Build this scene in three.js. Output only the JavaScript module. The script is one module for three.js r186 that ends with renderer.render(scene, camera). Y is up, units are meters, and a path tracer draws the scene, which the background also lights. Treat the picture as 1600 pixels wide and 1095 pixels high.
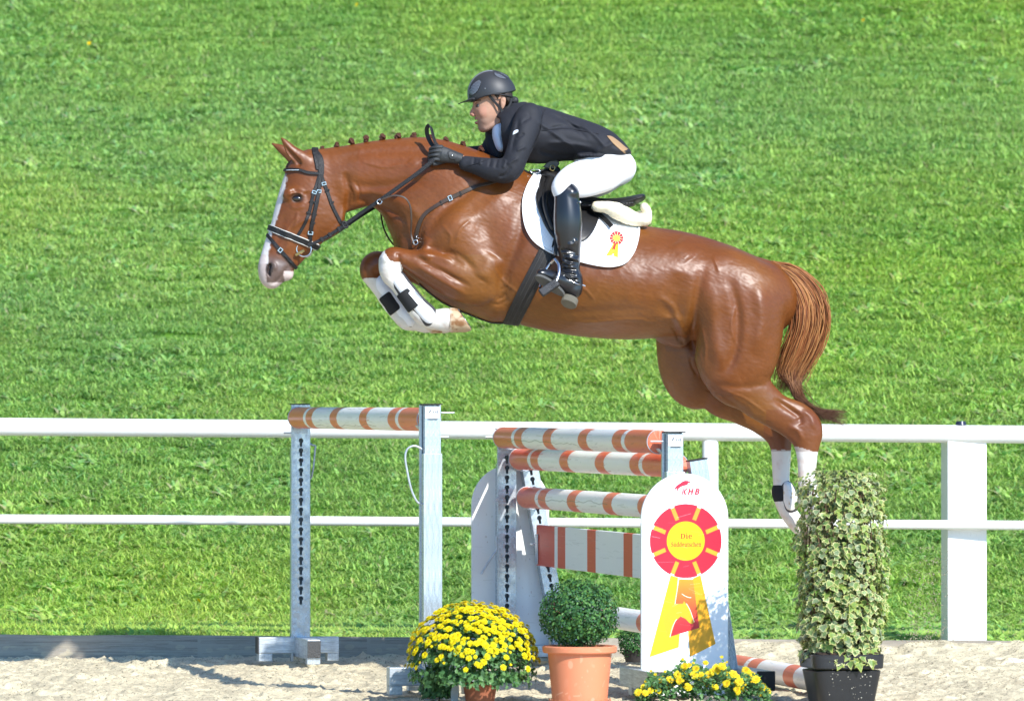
import * as THREE from 'three';
import { Sky } from 'three/addons/objects/Sky.js';
import { RoundedBoxGeometry } from 'three/addons/geometries/RoundedBoxGeometry.js';
import { mergeGeometries, toCreasedNormals } from 'three/addons/utils/BufferGeometryUtils.js';

// ---------------------------------------------------------------- camera, sky, sun, exposure
const scene = new THREE.Scene();
const F = 9200, CAM_H = 1.3, CAM_Z = 28;                 // focal length in photo pixels (1600 x 1095), lens height, distance to the horse
const camera = new THREE.PerspectiveCamera(2 * Math.atan(1095 / 2 / F) * 180 / Math.PI, 1600 / 1095, 0.5, 400);
camera.position.set(0, CAM_H, CAM_Z);
camera.rotation.x = Math.atan(82.5 / F);
camera.focus = 28; camera.userData.fStop = 5;
const renderer = new THREE.WebGLRenderer({ antialias: true });
renderer.setSize(1024, 700);
renderer.shadowMap.enabled = true;
renderer.toneMapping = THREE.LinearToneMapping;
renderer.toneMappingExposure = 1.33;
const SUN = new THREE.Vector3(0.66, 0.93, 1).normalize();
const sky = new Sky(); sky.name = 'sky'; sky.scale.setScalar(300);
sky.userData.kind = 'structure';
sky.material.uniforms.sunPosition.value.copy(SUN);
sky.material.uniforms.turbidity.value = 3; sky.material.uniforms.rayleigh.value = 1.2; sky.material.uniforms.mieCoefficient.value = 0.004;
scene.add(sky);
scene.environmentIntensity = 0.22;
const sun = new THREE.DirectionalLight(new THREE.Color(1, 0.96, 0.89), 4.8);
sun.name = 'sun_light'; sun.position.copy(SUN).multiplyScalar(40); sun.target.position.set(0, 1, 0);
sun.castShadow = true; sun.shadow.mapSize.set(4096, 4096); sun.shadow.radius = 1;
Object.assign(sun.shadow.camera, { left: -12, right: 12, top: 12, bottom: -12, near: 1, far: 90 });
scene.add(sun); scene.add(sun.target);

// ---------------------------------------------------------------- helpers
const rng = (s) => () => { s |= 0; s = s + 0x6D2B79F5 | 0; let t = Math.imul(s ^ s >>> 15, 1 | s); t = t + Math.imul(t ^ t >>> 7, 61 | t) ^ t; return ((t ^ t >>> 14) >>> 0) / 4294967296; };
const lerp = (a, b, t) => a + (b - a) * t, clamp = (x, a = 0, b = 1) => Math.min(b, Math.max(a, x));
const sstep = (a, b, x) => { const t = clamp((x - a) / (b - a)); return t * t * (3 - 2 * t); };
const hash3 = (x, y, z) => { let h = Math.imul(x, 374761393) + Math.imul(y, 668265263) + Math.imul(z, 1274126177) | 0; h = Math.imul(h ^ h >>> 13, 1274126177); return ((h ^ h >>> 16) >>> 0) / 4294967296; };
function noise(x, y = 0, z = 0) {
  const xi = Math.floor(x), yi = Math.floor(y), zi = Math.floor(z); let u = x - xi, v = y - yi, w = z - zi;
  u = u * u * (3 - 2 * u); v = v * v * (3 - 2 * v); w = w * w * (3 - 2 * w);
  const a = lerp(lerp(hash3(xi, yi, zi), hash3(xi + 1, yi, zi), u), lerp(hash3(xi, yi + 1, zi), hash3(xi + 1, yi + 1, zi), u), v);
  if (w === 0) return a;
  return lerp(a, lerp(lerp(hash3(xi, yi, zi + 1), hash3(xi + 1, yi, zi + 1), u), lerp(hash3(xi, yi + 1, zi + 1), hash3(xi + 1, yi + 1, zi + 1), u), v), w);
}
const fbm = (x, y = 0, z = 0, o = 4) => { let s = 0, a = 0.5; for (let i = 0; i < o; i++) { s += a * noise(x, y, z); x *= 2.03; y *= 2.03; z *= 2.03; a *= 0.5; } return s; };
const V = (x, y, z) => new THREE.Vector3(x, y, z);
const U = (px, py, z = 0) => { const s = F / (CAM_Z - z); return V((px - 800) / s, CAM_H + (630 - py) / s, z); };   // place read off the photograph, at depth z
const S0 = F / CAM_Z;                                     // photo pixels per metre where the horse is
const names = {};
const numbered = (n) => { names[n] = (names[n] ?? -1) + 1; return names[n] ? `${n}_${String(names[n]).padStart(3, '0')}` : n; };
function thing(name, label, category, pos = V(0, 0, 0), turn = 0, group) {
  const o = new THREE.Group(); o.name = numbered(name); o.position.copy(pos); o.rotation.y = turn;
  o.userData = { label, category }; if (group) o.userData.group = group;
  scene.add(o); return o;
}
function mesh(name, geo, mat, parent) {
  const m = new THREE.Mesh(geo, mat); m.name = name; m.castShadow = m.receiveShadow = true; parent.add(m); return m;
}
function relabel(o, label, category, group) { o.name = numbered(o.name.replace(/_\d{3}$/, '')); o.userData = { label, category }; if (group) o.userData.group = group; scene.add(o); return o; }
const own = (g, geo) => geo.translate(-g.position.x, -g.position.y, -g.position.z);     // world -> the (unturned) thing's own coordinates
const std = (o) => new THREE.MeshStandardMaterial(o), phys = (o) => new THREE.MeshPhysicalMaterial(o);
const rgb = (r, g, b) => new THREE.Color().setRGB(r, g, b);
const join = (list) => { const l = list.map((g) => { const q = g.index ? g.toNonIndexed() : g; for (const k of Object.keys(q.attributes)) if (!['position', 'normal', 'uv'].includes(k)) q.deleteAttribute(k); return q; }); return mergeGeometries(l); };
const box = (w, h, d, x = 0, y = 0, z = 0, r = 0.003) => (r ? new RoundedBoxGeometry(w, h, d, 2, Math.min(r, w / 2.1, h / 2.1, d / 2.1)) : new THREE.BoxGeometry(w, h, d)).translate(x, y, z);
function tube(pts, r, seg = 24, rad = 7) { return new THREE.TubeGeometry(new THREE.CatmullRomCurve3(pts, false, 'centripetal'), seg, r, rad); }
function canvasTex(w, h, draw, srgb = true) {
  const c = document.createElement('canvas'); c.width = w; c.height = h; const x = c.getContext('2d'); draw(x, w, h);
  const t = new THREE.CanvasTexture(c); if (srgb) t.colorSpace = THREE.SRGBColorSpace; t.wrapS = t.wrapT = THREE.RepeatWrapping; return t;
}
function dataTex(n, f, srgb = false) {                    // f(u,v) -> [r,g,b] 0..1, n x n
  const d = new Uint8Array(n * n * 4);
  for (let j = 0; j < n; j++) for (let i = 0; i < n; i++) { const c = f(i / n, j / n), k = (j * n + i) * 4; d[k] = c[0] * 255; d[k + 1] = c[1] * 255; d[k + 2] = c[2] * 255; d[k + 3] = 255; }
  const t = new THREE.DataTexture(d, n, n); t.magFilter = THREE.LinearFilter; t.wrapS = t.wrapT = THREE.RepeatWrapping; if (srgb) t.colorSpace = THREE.SRGBColorSpace; t.needsUpdate = true; return t;
}
const pnoise = (u, v, p, s = 0) => {                      // tileable value noise with p cells
  const x = u * p, y = v * p, xi = Math.floor(x), yi = Math.floor(y); let a = x - xi, b = y - yi; a = a * a * (3 - 2 * a); b = b * b * (3 - 2 * b);
  const h = (i, j) => hash3(((i % p) + p) % p, ((j % p) + p) % p, s + p * 7);
  return lerp(lerp(h(xi, yi), h(xi + 1, yi), a), lerp(h(xi, yi + 1), h(xi + 1, yi + 1), a), b);
};
const pf = (u, v, p, o = 4, s = 0) => { let r = 0, a = 0.5; for (let i = 0; i < o; i++) { r += a * pnoise(u, v, p, s); p *= 2; a *= 0.5; } return r; };
const grainTex = dataTex(256, (u, v) => { const n = pf(u, v, 16, 5); return [n, n, n]; });
const fineTex = dataTex(256, (u, v) => { const n = pf(u, v, 64, 2, 3); return [n, n, n]; });
const rep = (t, x, y = x) => { const c = t.clone(); c.repeat.set(x, y); c.needsUpdate = true; return c; };
// ---------------------------------------------------------------- ground: sand, kickboard, grassy hill
function gridMesh(x0, x1, nx, zs, hf, colf) {
  const nz = zs.length, pos = new Float32Array((nx + 1) * nz * 3), col = colf ? new Float32Array((nx + 1) * nz * 3) : null, uv = new Float32Array((nx + 1) * nz * 2), idx = [];
  for (let j = 0; j < nz; j++) for (let i = 0; i <= nx; i++) {
    const k = j * (nx + 1) + i, x = lerp(x0, x1, i / nx), z = zs[j]; pos[k * 3] = x; pos[k * 3 + 1] = hf(x, z); pos[k * 3 + 2] = z; uv[k * 2] = x; uv[k * 2 + 1] = -z;
    if (col) { const c = colf(x, z, pos[k * 3 + 1]); col[k * 3] = c[0]; col[k * 3 + 1] = c[1]; col[k * 3 + 2] = c[2]; }
    if (j && i) { const a = k - nx - 2, b = k - nx - 1, c = k - 1; idx.push(a, c, b, b, c, k); }
  }
  const g = new THREE.BufferGeometry(); g.setAttribute('position', new THREE.BufferAttribute(pos, 3)); g.setAttribute('uv', new THREE.BufferAttribute(uv, 2));
  if (col) g.setAttribute('color', new THREE.BufferAttribute(col, 3)); g.setIndex(idx); g.computeVertexNormals(); return g;
}
const BOARD_Z = -2.4;                                     // front face of the timber edge
const hoofR = rng(5), hoofs = Array.from({ length: 90 }, () => [(hoofR() - 0.5) * 8, -2.3 + hoofR() * 5.2, 0.05 + hoofR() * 0.06, 0.012 + hoofR() * 0.02]);
function sandH(x, z) {
  let h = 0.022 * (fbm(x * 1.3 + 9, z * 1.3, 2, 2) - 0.4) + 0.03 * Math.pow(fbm(x * 6.5, z * 4.5, 7, 3), 2) + 0.014 * Math.pow(noise(x * 17, z * 13, 1), 3) + 0.016 * Math.pow(noise(x * 34, z * 26, 5), 4) + 0.008 * noise(x * 60, z * 50, 8);
  for (const [a, b, r, d] of hoofs) { const q = (x - a) * (x - a) + (z - b) * (z - b); if (q < r * r * 4) { const e = Math.sqrt(q) / r; h += d * (0.7 * Math.exp(-((e - 1.25) ** 2) * 9) - Math.exp(-e * e * 2)); } }
  h -= 0.032;
  const bank = Math.exp(-((z - BOARD_Z) ** 2) / 0.16);
  return h + bank * lerp(0.0, 0.078, sstep(0.3, 1.3, x)) * (0.85 + 0.3 * noise(x * 5, 3, 3));
}
{
  const zs = []; for (let z = BOARD_Z - 0.03; z < 2.75; z += 0.0115) zs.push(z);
  const sandMap = dataTex(512, (u, v) => { const n = pf(u, v, 8, 6), d = pnoise(u, v, 90, 4), e = pnoise(u, v, 160, 9); const k = 0.74 + 0.3 * n - (d > 0.83 ? 0.28 : 0) - (e > 0.86 ? 0.2 : 0); return [clamp(0.97 * k), clamp(0.915 * k), clamp(0.77 * k)]; }, true);
  sandMap.repeat.set(1 / 0.7, 1 / 0.7);
  const m = std({ map: sandMap, roughness: 0.95, bumpMap: rep(fineTex, 3), bumpScale: 0.004, color: rgb(0.8, 0.79, 0.77) });
  const a = gridMesh(-3.9, 3.9, 620, zs, sandH);
  const far = []; for (let i = 0; i <= 30; i++) far.push(2.74 + i * i * 0.06);
  const b = gridMesh(-45, 45, 60, far, (x, z) => (z < 2.8 ? -0.02 : -0.015));
  const sides = [[-45, -3.89], [3.89, 45]].map(([x0, x1]) => gridMesh(x0, x1, 50, [BOARD_Z - 0.03, -1.8, -1, 0, 1, 2, 2.8], (x, z) => -0.012 + 0.03 * (noise(x * 2, z * 2, 1) - 0.5) - 0.012));
  for (const g of [a, b, ...sides]) g.deleteAttribute('color');
  const o = mesh('sand_arena', mergeGeometries([a, b, ...sides]), m, scene); o.userData.kind = 'structure';
}
// timber kickboard, slightly lower to the right
const boardTop = (x) => 0.103 - 0.0062 * (x + 2.4);
{
  const woodMap = canvasTex(1024, 128, (c, w, h) => {
    const r = rng(3); c.fillStyle = '#b3aca0'; c.fillRect(0, 0, w, h);
    for (let i = 0; i < 900; i++) { const y = r() * h, x = r() * w, l = 30 + r() * 240, g = 90 + r() * 110 | 0; c.strokeStyle = `rgba(${g + 8},${g},${g - 8},${0.15 + r() * 0.4})`; c.lineWidth = 0.5 + r() * 1.3; c.beginPath(); c.moveTo(x, y); c.bezierCurveTo(x + l / 3, y + r() * 3 - 1.5, x + l / 1.5, y + r() * 3 - 1.5, x + l, y + r() * 4 - 2); c.stroke(); }
    for (let i = 0; i < 60; i++) { c.fillStyle = `rgba(225,212,180,${r() * 0.35})`; c.beginPath(); c.ellipse(r() * w, h * (0.6 + 0.4 * r()), 4 + r() * 30, 2 + r() * 7, 0, 0, 7); c.fill(); }
  });
  const t = thing('kickboard', 'weathered grey timber board edging the sand below the fence', 'board', V(0, 0, BOARD_Z - 0.03));
  const mat = std({ map: woodMap, color: rgb(0.8, 0.78, 0.74), roughness: 0.85, bumpMap: woodMap, bumpScale: 0.003 });
  const joints = [-9, -5.2, -1.11, 2.9, 7, 11];
  for (let i = 0; i + 1 < joints.length; i++) {
    const x0 = joints[i] + 0.002, x1 = joints[i + 1] - 0.002, w = x1 - x0, g = new THREE.BoxGeometry(w, 0.16, 0.055, 40, 3, 1).translate((x0 + x1) / 2, 0.02, 0);
    const p = g.attributes.position, uv = g.attributes.uv;
    for (let k = 0; k < p.count; k++) { const x = p.getX(k), y = p.getY(k); p.setY(k, y + boardTop(x) - 0.1 + 0.006 * (noise(x * 3, y * 9, i) - 0.5) * (y > 0 ? 1 : 0)); p.setZ(k, p.getZ(k) + 0.006 * (noise(x * 2, y * 20, 4) - 0.5)); uv.setXY(k, x * 0.8 + i * 0.3, (p.getY(k) + p.getZ(k)) * 5); }
    g.computeVertexNormals(); mesh('plank', g, mat, t);
  }
}
const HILL_Z = BOARD_Z - 0.055, SLOPE_Z = HILL_Z - 1.5;
const hillH = (x, z) => {
  const d0 = SLOPE_Z - z, d = d0 > 0.5 ? d0 : d0 < -0.5 ? 0 : (d0 + 0.5) ** 2 / 2, q = Math.min(d, 42);
  return (d < 0 ? 0.0 : 0.345 * q + 0.01 * d - (q > 30 ? 0.006 * (q - 30) ** 2 : 0)) + boardTop(clamp(x, -4, 4)) - 0.035 + 0.07 * (fbm(x * 0.35 + 3, z * 0.35, 6, 2) - 0.37) * sstep(0, 2, d) + 0.02 * (noise(x * 1.7, z * 1.7, 3) - 0.5) * sstep(0, 1, d);
};
{
  const zs = []; for (let d = -0.02, s = 0.06; d < 75; d += s, s *= 1.035) zs.push(HILL_Z - d);
  const soil = dataTex(256, (u, v) => { const n = pf(u, v, 12, 5); const g = pnoise(u, v, 40, 2); return [lerp(0.22, 0.4, n) + 0.05 * g, lerp(0.38, 0.56, n) + 0.08 * g, lerp(0.09, 0.17, n)]; }, true);
  soil.repeat.set(1.6, 1.6);
  const o = mesh('hill', gridMesh(-45, 45, 300, zs, hillH), std({ map: soil, roughness: 1, bumpMap: rep(grainTex, 4), bumpScale: 0.03 }), scene); o.userData.kind = 'structure';
}
// ---------------------------------------------------------------- grass: blades and broad leaves in patches
{
  const R = rng(77);
  function patch(kind, seed) {
    const r = rng(seed), pos = [], col = [], idx = [];
    const vtx = (p, c) => { pos.push(p.x, p.y, p.z); col.push(c[0], c[1], c[2]); return pos.length / 3 - 1; };
    const strip = (base, dir, len, w, bend, c, seg) => {
      const side = V(-dir.z, 0, dir.x), up = 0.85; let prev;
      for (let s = 0; s <= seg; s++) {
        const t = s / seg, wd = kind === 'leaf' ? w * Math.sin(Math.PI * Math.min(0.97, 0.12 + t * 0.88)) : w * (1 - t * t * 0.95), out = len * (bend * t * t + 0.15 * t), hi = len * up * (t - bend * 0.55 * t * t);
        const p = base.clone().addScaledVector(dir, out); p.y += hi;
        const a = vtx(p.clone().addScaledVector(side, wd), c), fold = p.clone(); fold.y -= wd * 0.35;
        const b = vtx(p.clone().addScaledVector(side, -wd), c);
        if (prev) idx.push(prev[0], prev[1], a, prev[1], b, a); prev = [a, b];
      }
    };
    const n = kind === 'leaf' ? 60 : kind === 'tall' ? 40 : 300;
    const rad = kind === 'leaf' ? 0.13 : kind === 'tall' ? 0.14 : 0.22;
    for (let i = 0; i < n; i++) {
      const a = r() * 6.283, q = Math.sqrt(r()) * rad, dry = r(), b = V(Math.cos(a) * q, -0.012, Math.sin(a) * q), da = r() * 6.283, dir = V(Math.cos(da), 0, Math.sin(da));
      const k = 0.78 + r() * 0.46; let c = [0.4 * k, 0.63 * k, 0.115 * k];
      if (dry > 0.94) c = [0.5 * k, 0.5 * k, 0.18 * k]; else if (dry > 0.6) c = [0.48 * k, 0.68 * k, 0.13 * k]; else if (dry < 0.2) c = [0.3 * k, 0.56 * k, 0.125 * k];
      if (kind === 'leaf') strip(b, dir, 0.035 + r() * 0.055, 0.0075 + r() * 0.0095, 0.45 + r() * 0.5, [c[0] * 1.02, c[1] * 1.04, c[2] * 1.2], 4);
      else if (kind === 'tall') strip(b, dir, 0.06 + r() * 0.08, 0.0024 + r() * 0.002, 0.25 + r() * 0.5, c, 4);
      else strip(b, dir, 0.02 + r() * 0.042, 0.0026 + r() * 0.0034, 0.35 + r() * 0.75, c, 3);
    }
    const g = new THREE.BufferGeometry(); g.setAttribute('position', new THREE.Float32BufferAttribute(pos, 3)); g.setAttribute('color', new THREE.Float32BufferAttribute(col, 3)); g.setIndex(idx); g.computeVertexNormals(); return g;
  }
  const mat = phys({ vertexColors: true, roughness: 0.7, side: THREE.DoubleSide, transmission: 0.55, thickness: 0, specularIntensity: 0.2 });
  const kinds = [['blade', 1, 5600], ['blade', 2, 5600], ['blade', 3, 5600], ['leaf', 4, 1900], ['leaf', 5, 1900], ['tall', 6, 1100]];
  const m4 = new THREE.Matrix4(), q = new THREE.Quaternion(), c = new THREE.Color();
  const nrm = V(0, 0.945, 0.326);
  for (const [kind, seed, n] of kinds) {
    const im = new THREE.InstancedMesh(patch(kind, seed), mat, n); im.name = numbered(kind === 'leaf' ? 'meadow_leaves' : 'grass'); im.userData.kind = 'stuff'; im.castShadow = im.receiveShadow = true;
    im.userData.label = kind === 'leaf' ? 'broad green meadow leaves spread through the hillside grass' : kind === 'tall' ? 'taller loose tufts of grass on the hillside' : 'short bright green grass covering the hillside behind the fence';
    for (let i = 0; i < n; i++) {
      // density follows what the lens sees: near rows denser
      const t = i / n + R() / n, d = 16.6 * Math.pow(t, 0.92), half = 4.3 + 0.125 * d; let x = (R() * 2 - 1) * half; const z = HILL_Z - (kind === 'blade' ? 0.2 : 0.15) - d;
      if (kind !== 'blade') { for (let k = 0; k < 6 && noise(x * 0.9 + seed * 7, z * 0.9) < 0.5; k++) x = (R() * 2 - 1) * half; }
      const tilt = new THREE.Quaternion().setFromUnitVectors(V(0, 1, 0), d < 0.3 ? V(0, 1, 0) : nrm); q.setFromAxisAngle(V(0, 1, 0), R() * 6.283).premultiply(tilt.slerp(new THREE.Quaternion(), 0.5));
      const sc = (0.84 + 0.36 * R()) * lerp(0.88, 1.1, noise(x * 0.7, z * 0.7, 4)) * (d < 0.25 ? 0.75 : 1);
      m4.compose(V(x, hillH(x, z), z), q, V(sc, sc * (kind === 'blade' ? lerp(0.85, 1.15, noise(x * 1.3, z * 1.3, 8)) : 1), sc)); im.setMatrixAt(i, m4);
      const a = fbm(x * 0.45 + 5, z * 0.45, 1, 3), b = noise(x * 1.6, z * 1.6, 5); c.setRGB(lerp(0.78, 1.28, clamp(a * 1.1 + (b - 0.5) * 0.4)), lerp(0.86, 1.12, clamp(a + (b - 0.5) * 0.3)), lerp(0.9, 1.5, noise(x * 0.3, z * 0.3, 9))); c.multiplyScalar(0.88 + 0.24 * R()); im.setColorAt(i, c);
    }
    im.instanceMatrix.needsUpdate = true; scene.add(im);
  }
}
// ---------------------------------------------------------------- white rail fence
const scuffed = canvasTex(1024, 512, (c, w, h) => {
  const r = rng(19); c.fillStyle = '#fafaf8'; c.fillRect(0, 0, w, h);
  for (let i = 0; i < 420; i++) { c.fillStyle = `rgba(${110 + r() * 60},${100 + r() * 55},${70 + r() * 50},${r() * 0.45})`; const s = r() * r() * 3; c.beginPath(); c.ellipse(r() * w, r() * h, 0.5 + s * 2, 0.4 + s, r() * 3, 0, 7); c.fill(); }
  for (let i = 0; i < 70; i++) { c.strokeStyle = `rgba(150,145,130,${r() * 0.35})`; c.lineWidth = 0.5 + r(); const x = r() * w, y = r() * h; c.beginPath(); c.moveTo(x, y); c.lineTo(x + 10 + r() * 60, y + r() * 8 - 4); c.stroke(); }
});
const white = std({ map: scuffed, color: rgb(0.84, 0.84, 0.83), roughness: 0.5, bumpMap: rep(grainTex, 2), bumpScale: 0.0006 });
{
  const FZ = -2.61, f = thing('rail_fence', 'white two-rail fence running behind the jump along the grass', 'fence', V(0, 0, FZ));
  const p = (x, y) => own(f, U(x, y, FZ) && new THREE.BufferGeometry()) && U(x, y, FZ).sub(f.position);
  const rail = (y0, y1, r, name) => {
    const a = p(-700, y0 - (y1 - y0) * 0.4375), b = p(2300, y1 + (y1 - y0) * 0.4375), d = b.clone().sub(a), L = d.length();
    const g = new THREE.CylinderGeometry(r, r, L, 28, 160).rotateZ(-Math.PI / 2); const q = g.attributes.position;
    for (let i = 0; i < q.count; i++) q.setY(i, q.getY(i) + 0.004 * (noise(q.getX(i) * 0.6, 2, r * 99) - 0.5));
    g.computeVertexNormals(); g.rotateZ(Math.atan2(d.y, d.x)).translate((a.x + b.x) / 2, (a.y + b.y) / 2, r > 0.03 ? 0.02 : 0.09); mesh(name, g, white, f);
  };
  rail(666.5, 678.5, 0.0465, 'top_rail'); rail(810.5, 820, 0.0245, 'lower_rail');
  // broad box post at the right, turned a little
  const top = p(1508, 690), bot = p(1510, 1012), post = new THREE.Group(); post.name = 'fence_post'; post.position.set(top.x, 0, -0.06); post.rotation.y = 0.1; f.add(post);
  const H = top.y + 0.03, LEN = H + 0.04;
  mesh('box_post', box(0.206, LEN, 0.2, 0, H - LEN / 2, 0, 0.004), white, post);
  const cap = new THREE.CylinderGeometry(0.024, 0.03, 0.02, 16).translate(p(1502, 655).x, p(1502, 661).y, 0.01);
  mesh('bolt_cap', cap, std({ color: rgb(0.03, 0.035, 0.06), roughness: 0.3, metalness: 0.2 }), f);
  // round-shouldered post behind the ribbon panel
  const q0 = p(1110, 684); const g = box(0.084, q0.y + 0.02, 0.084, q0.x, (q0.y + 0.02) / 2 - 0.0, 0.0, 0.026);
  mesh('fence_post', g, white, f);
}
// ---------------------------------------------------------------- the jump: standards, wings, poles, plank
const TURN = 12.3 * Math.PI / 180;                       // the poles run 12 degrees off the line of sight
const steelTex = dataTex(256, (u, v) => { const n = pf(u, v, 6, 5), m = pnoise(u, v, 26, 5); const k = 0.66 + 0.3 * n + 0.08 * m; return [k * 0.97, k, k * 1.02]; }, true);
const galv = std({ map: rep(steelTex, 3), color: rgb(0.76, 0.79, 0.82), roughness: 0.5, metalness: 0.45, roughnessMap: rep(grainTex, 5) });
const alu = std({ map: rep(steelTex, 2), color: rgb(0.8, 0.81, 0.82), roughness: 0.42, metalness: 0.45 });
const blackPlastic = std({ color: rgb(0.012, 0.012, 0.013), roughness: 0.5, bumpMap: fineTex, bumpScale: 0.0008 });
const darkIn = std({ color: rgb(0.05, 0.05, 0.052), roughness: 0.7 });
const labelTex = canvasTex(256, 128, (c, w, h) => {
  c.fillStyle = '#e9ebee'; c.fillRect(0, 0, w, h); c.fillStyle = '#1c1c20';
  c.beginPath(); c.moveTo(40, 84); c.quadraticCurveTo(70, 40, 104, 22); c.quadraticCurveTo(112, 30, 98, 44); c.quadraticCurveTo(78, 62, 66, 74); c.lineTo(52, 72); c.fill();
  c.font = 'italic bold 52px sans-serif'; c.fillText('KHB', 122, 76);
});
function webPlate(w, y0, y1, holeY0, holeY1) {           // key-hole track
  const s = new THREE.Shape([[-w / 2, y0], [w / 2, y0], [w / 2, y1], [-w / 2, y1]].map((a) => new THREE.Vector2(...a)));
  for (let y = holeY1; y > holeY0; y -= 0.0497) { const h = new THREE.Path(), pts = []; for (let i = 0; i <= 10; i++) { const a = -Math.PI * 0.32 + i / 10 * Math.PI * 1.64; pts.push(new THREE.Vector2(Math.cos(a) * 0.0125, y + Math.sin(a) * 0.0125)); } pts.push(new THREE.Vector2(-0.0062, y - 0.03), new THREE.Vector2(0.0062, y - 0.03)); h.setFromPoints(pts); s.holes.push(h); }
  return new THREE.ExtrudeGeometry(s, { depth: 0.004, bevelEnabled: false });
}
// an upright: key-hole track on its +z side, sleeve of two widths behind it
function upright(parent, H, step, holeTop, holeBot, label) {
  mesh('track', join([webPlate(0.087, 0.11, H, holeBot, holeTop).translate(0, 0, 0.031), box(0.012, H, 0.02, -0.0425, H / 2, 0.023, 0.002), box(0.012, H, 0.02, 0.0425, H / 2, 0.023, 0.002)]), galv, parent);
  const lowW = 0.084, upW = 0.07;
  const shell = (w, y0, y1, d) => join([box(w, y1 - y0, 0.005, 0, (y0 + y1) / 2, -d, 0.001), box(0.005, y1 - y0, d + 0.012, -w / 2 + 0.0025, (y0 + y1) / 2, -d / 2 + 0.006, 0.001), box(0.005, y1 - y0, d + 0.012, w / 2 - 0.0025, (y0 + y1) / 2, -d / 2 + 0.006, 0.001)]);
  mesh('sleeve', shell(lowW, 0.0, step, 0.045), galv, parent);
  mesh('inner_post', shell(upW, step - 0.02, H - 0.004, 0.036), galv, parent);
  mesh('top_cap', box(0.09, 0.006, 0.088, 0, H + 0.003, -0.004, 0.002), blackPlastic, parent);
  if (label) { const g = new THREE.PlaneGeometry(0.066, 0.05).rotateY(Math.PI).translate(0, H - 0.034, -0.0415); mesh('label', g, std({ map: labelTex, roughness: 0.4 }), parent); mesh('label_slot', box(0.045, 0.0035, 0.003, 0, H - 0.064, -0.0405, 0.001), blackPlastic, parent); }
}
const cupShell = (() => {                                 // shallow cup a pole lies in
  const pts = []; for (let i = 0; i <= 14; i++) { const a = Math.PI * (1.17 + 0.66 * i / 14); pts.push([Math.cos(a) * 0.0585, Math.sin(a) * 0.0585]); }
  const s = new THREE.Shape([...pts, ...pts.slice().reverse().map(([x, y]) => [x * 1.06, y * 1.06])].map((a) => new THREE.Vector2(...a)));
  return new THREE.ExtrudeGeometry(s, { depth: 0.058, bevelEnabled: false });
})();
const pin = (x, y, z, l) => new THREE.CylinderGeometry(0.004, 0.004, l, 8).rotateZ(Math.PI / 2).translate(x, y, z);
const endDir = V(Math.sin(TURN), 0, Math.cos(TURN));
function leverRod(parent, pts) { mesh('lever_rod', tube(pts.map((a) => V(...a)), 0.0048, 30, 8), alu, parent); }
// back pair of standards
{
  const nearP = U(673, 1085, 1.7); nearP.y = 0; const farP = U(468, 1038, -1.7); farP.y = 0;
  const mk = (pos, turn, label, back) => {
    const t = thing('jump_standard', label, 'jump standard', pos, turn, 'standards of the back pole');
    upright(t, 1.292, 1.075, 1.112, 0.27, true);
    mesh('pole_cup', join([cupShell.clone().translate(0, 1.232, 0.036), box(0.07, 0.034, 0.004, 0, 1.167, 0.037, 0.001)]), alu, t); mesh('cup_pin', pin(-0.06, 1.15, 0.02, 0.05), alu, t);
    mesh('foot_beam', join([box(0.41, 0.082, 0.075, -0.01, 0.082, 0, 0.004), box(0.07, 0.04, 0.07, -0.18, 0.021, 0, 0.004), box(0.06, 0.04, 0.07, 0.165, 0.021, 0, 0.004)]), alu, t);
    mesh('foot_beam', join([box(0.066, 0.1, 0.42, 0.0, 0.074, 0.19, 0.004), box(0.066, 0.03, 0.05, 0.0, 0.015, 0.37, 0.002)]), alu, t);
    mesh('beam_cap', box(0.066, 0.084, 0.006, 0, 0.075, 0.404, 0.001), std({ color: rgb(0.06, 0.06, 0.06), roughness: 0.6, bumpMap: grainTex, bumpScale: 0.004 }), t);
    mesh('beam_cap', box(0.006, 0.084, 0.077, -0.218, 0.082, 0, 0.001), darkIn, t);
    return t;
  };
  const far = mk(farP, TURN, 'slim galvanised standard with key-hole track, left end of the back pole, in horse shadow');
  leverRod(far, [[0.044, 1.105, 0.0], [0.06, 1.09, 0.01], [0.078, 1.085, 0.012], [0.076, 1.06, 0.012], [0.066, 0.96, 0.008], [0.056, 0.92, 0.0], [0.043, 0.918, 0]]);
  const near = mk(nearP, TURN + Math.PI, 'tall plain galvanised standard behind the big yellow flowers, right end of the back pole');
  // beam shown left of the flowers, and the bent rod on the left side
  leverRod(near, [[0.04, 1.095, -0.01], [0.075, 1.11, -0.01], [0.105, 1.1, -0.01], [0.118, 1.07, -0.01], [0.108, 0.99, -0.01], [0.085, 0.9, -0.01], [0.058, 0.855, -0.01], [0.04, 0.85, -0.01]]);
  mesh('cup_pin', pin(-0.075, 1.258, -0.01, 0.06), alu, near);
}
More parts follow.
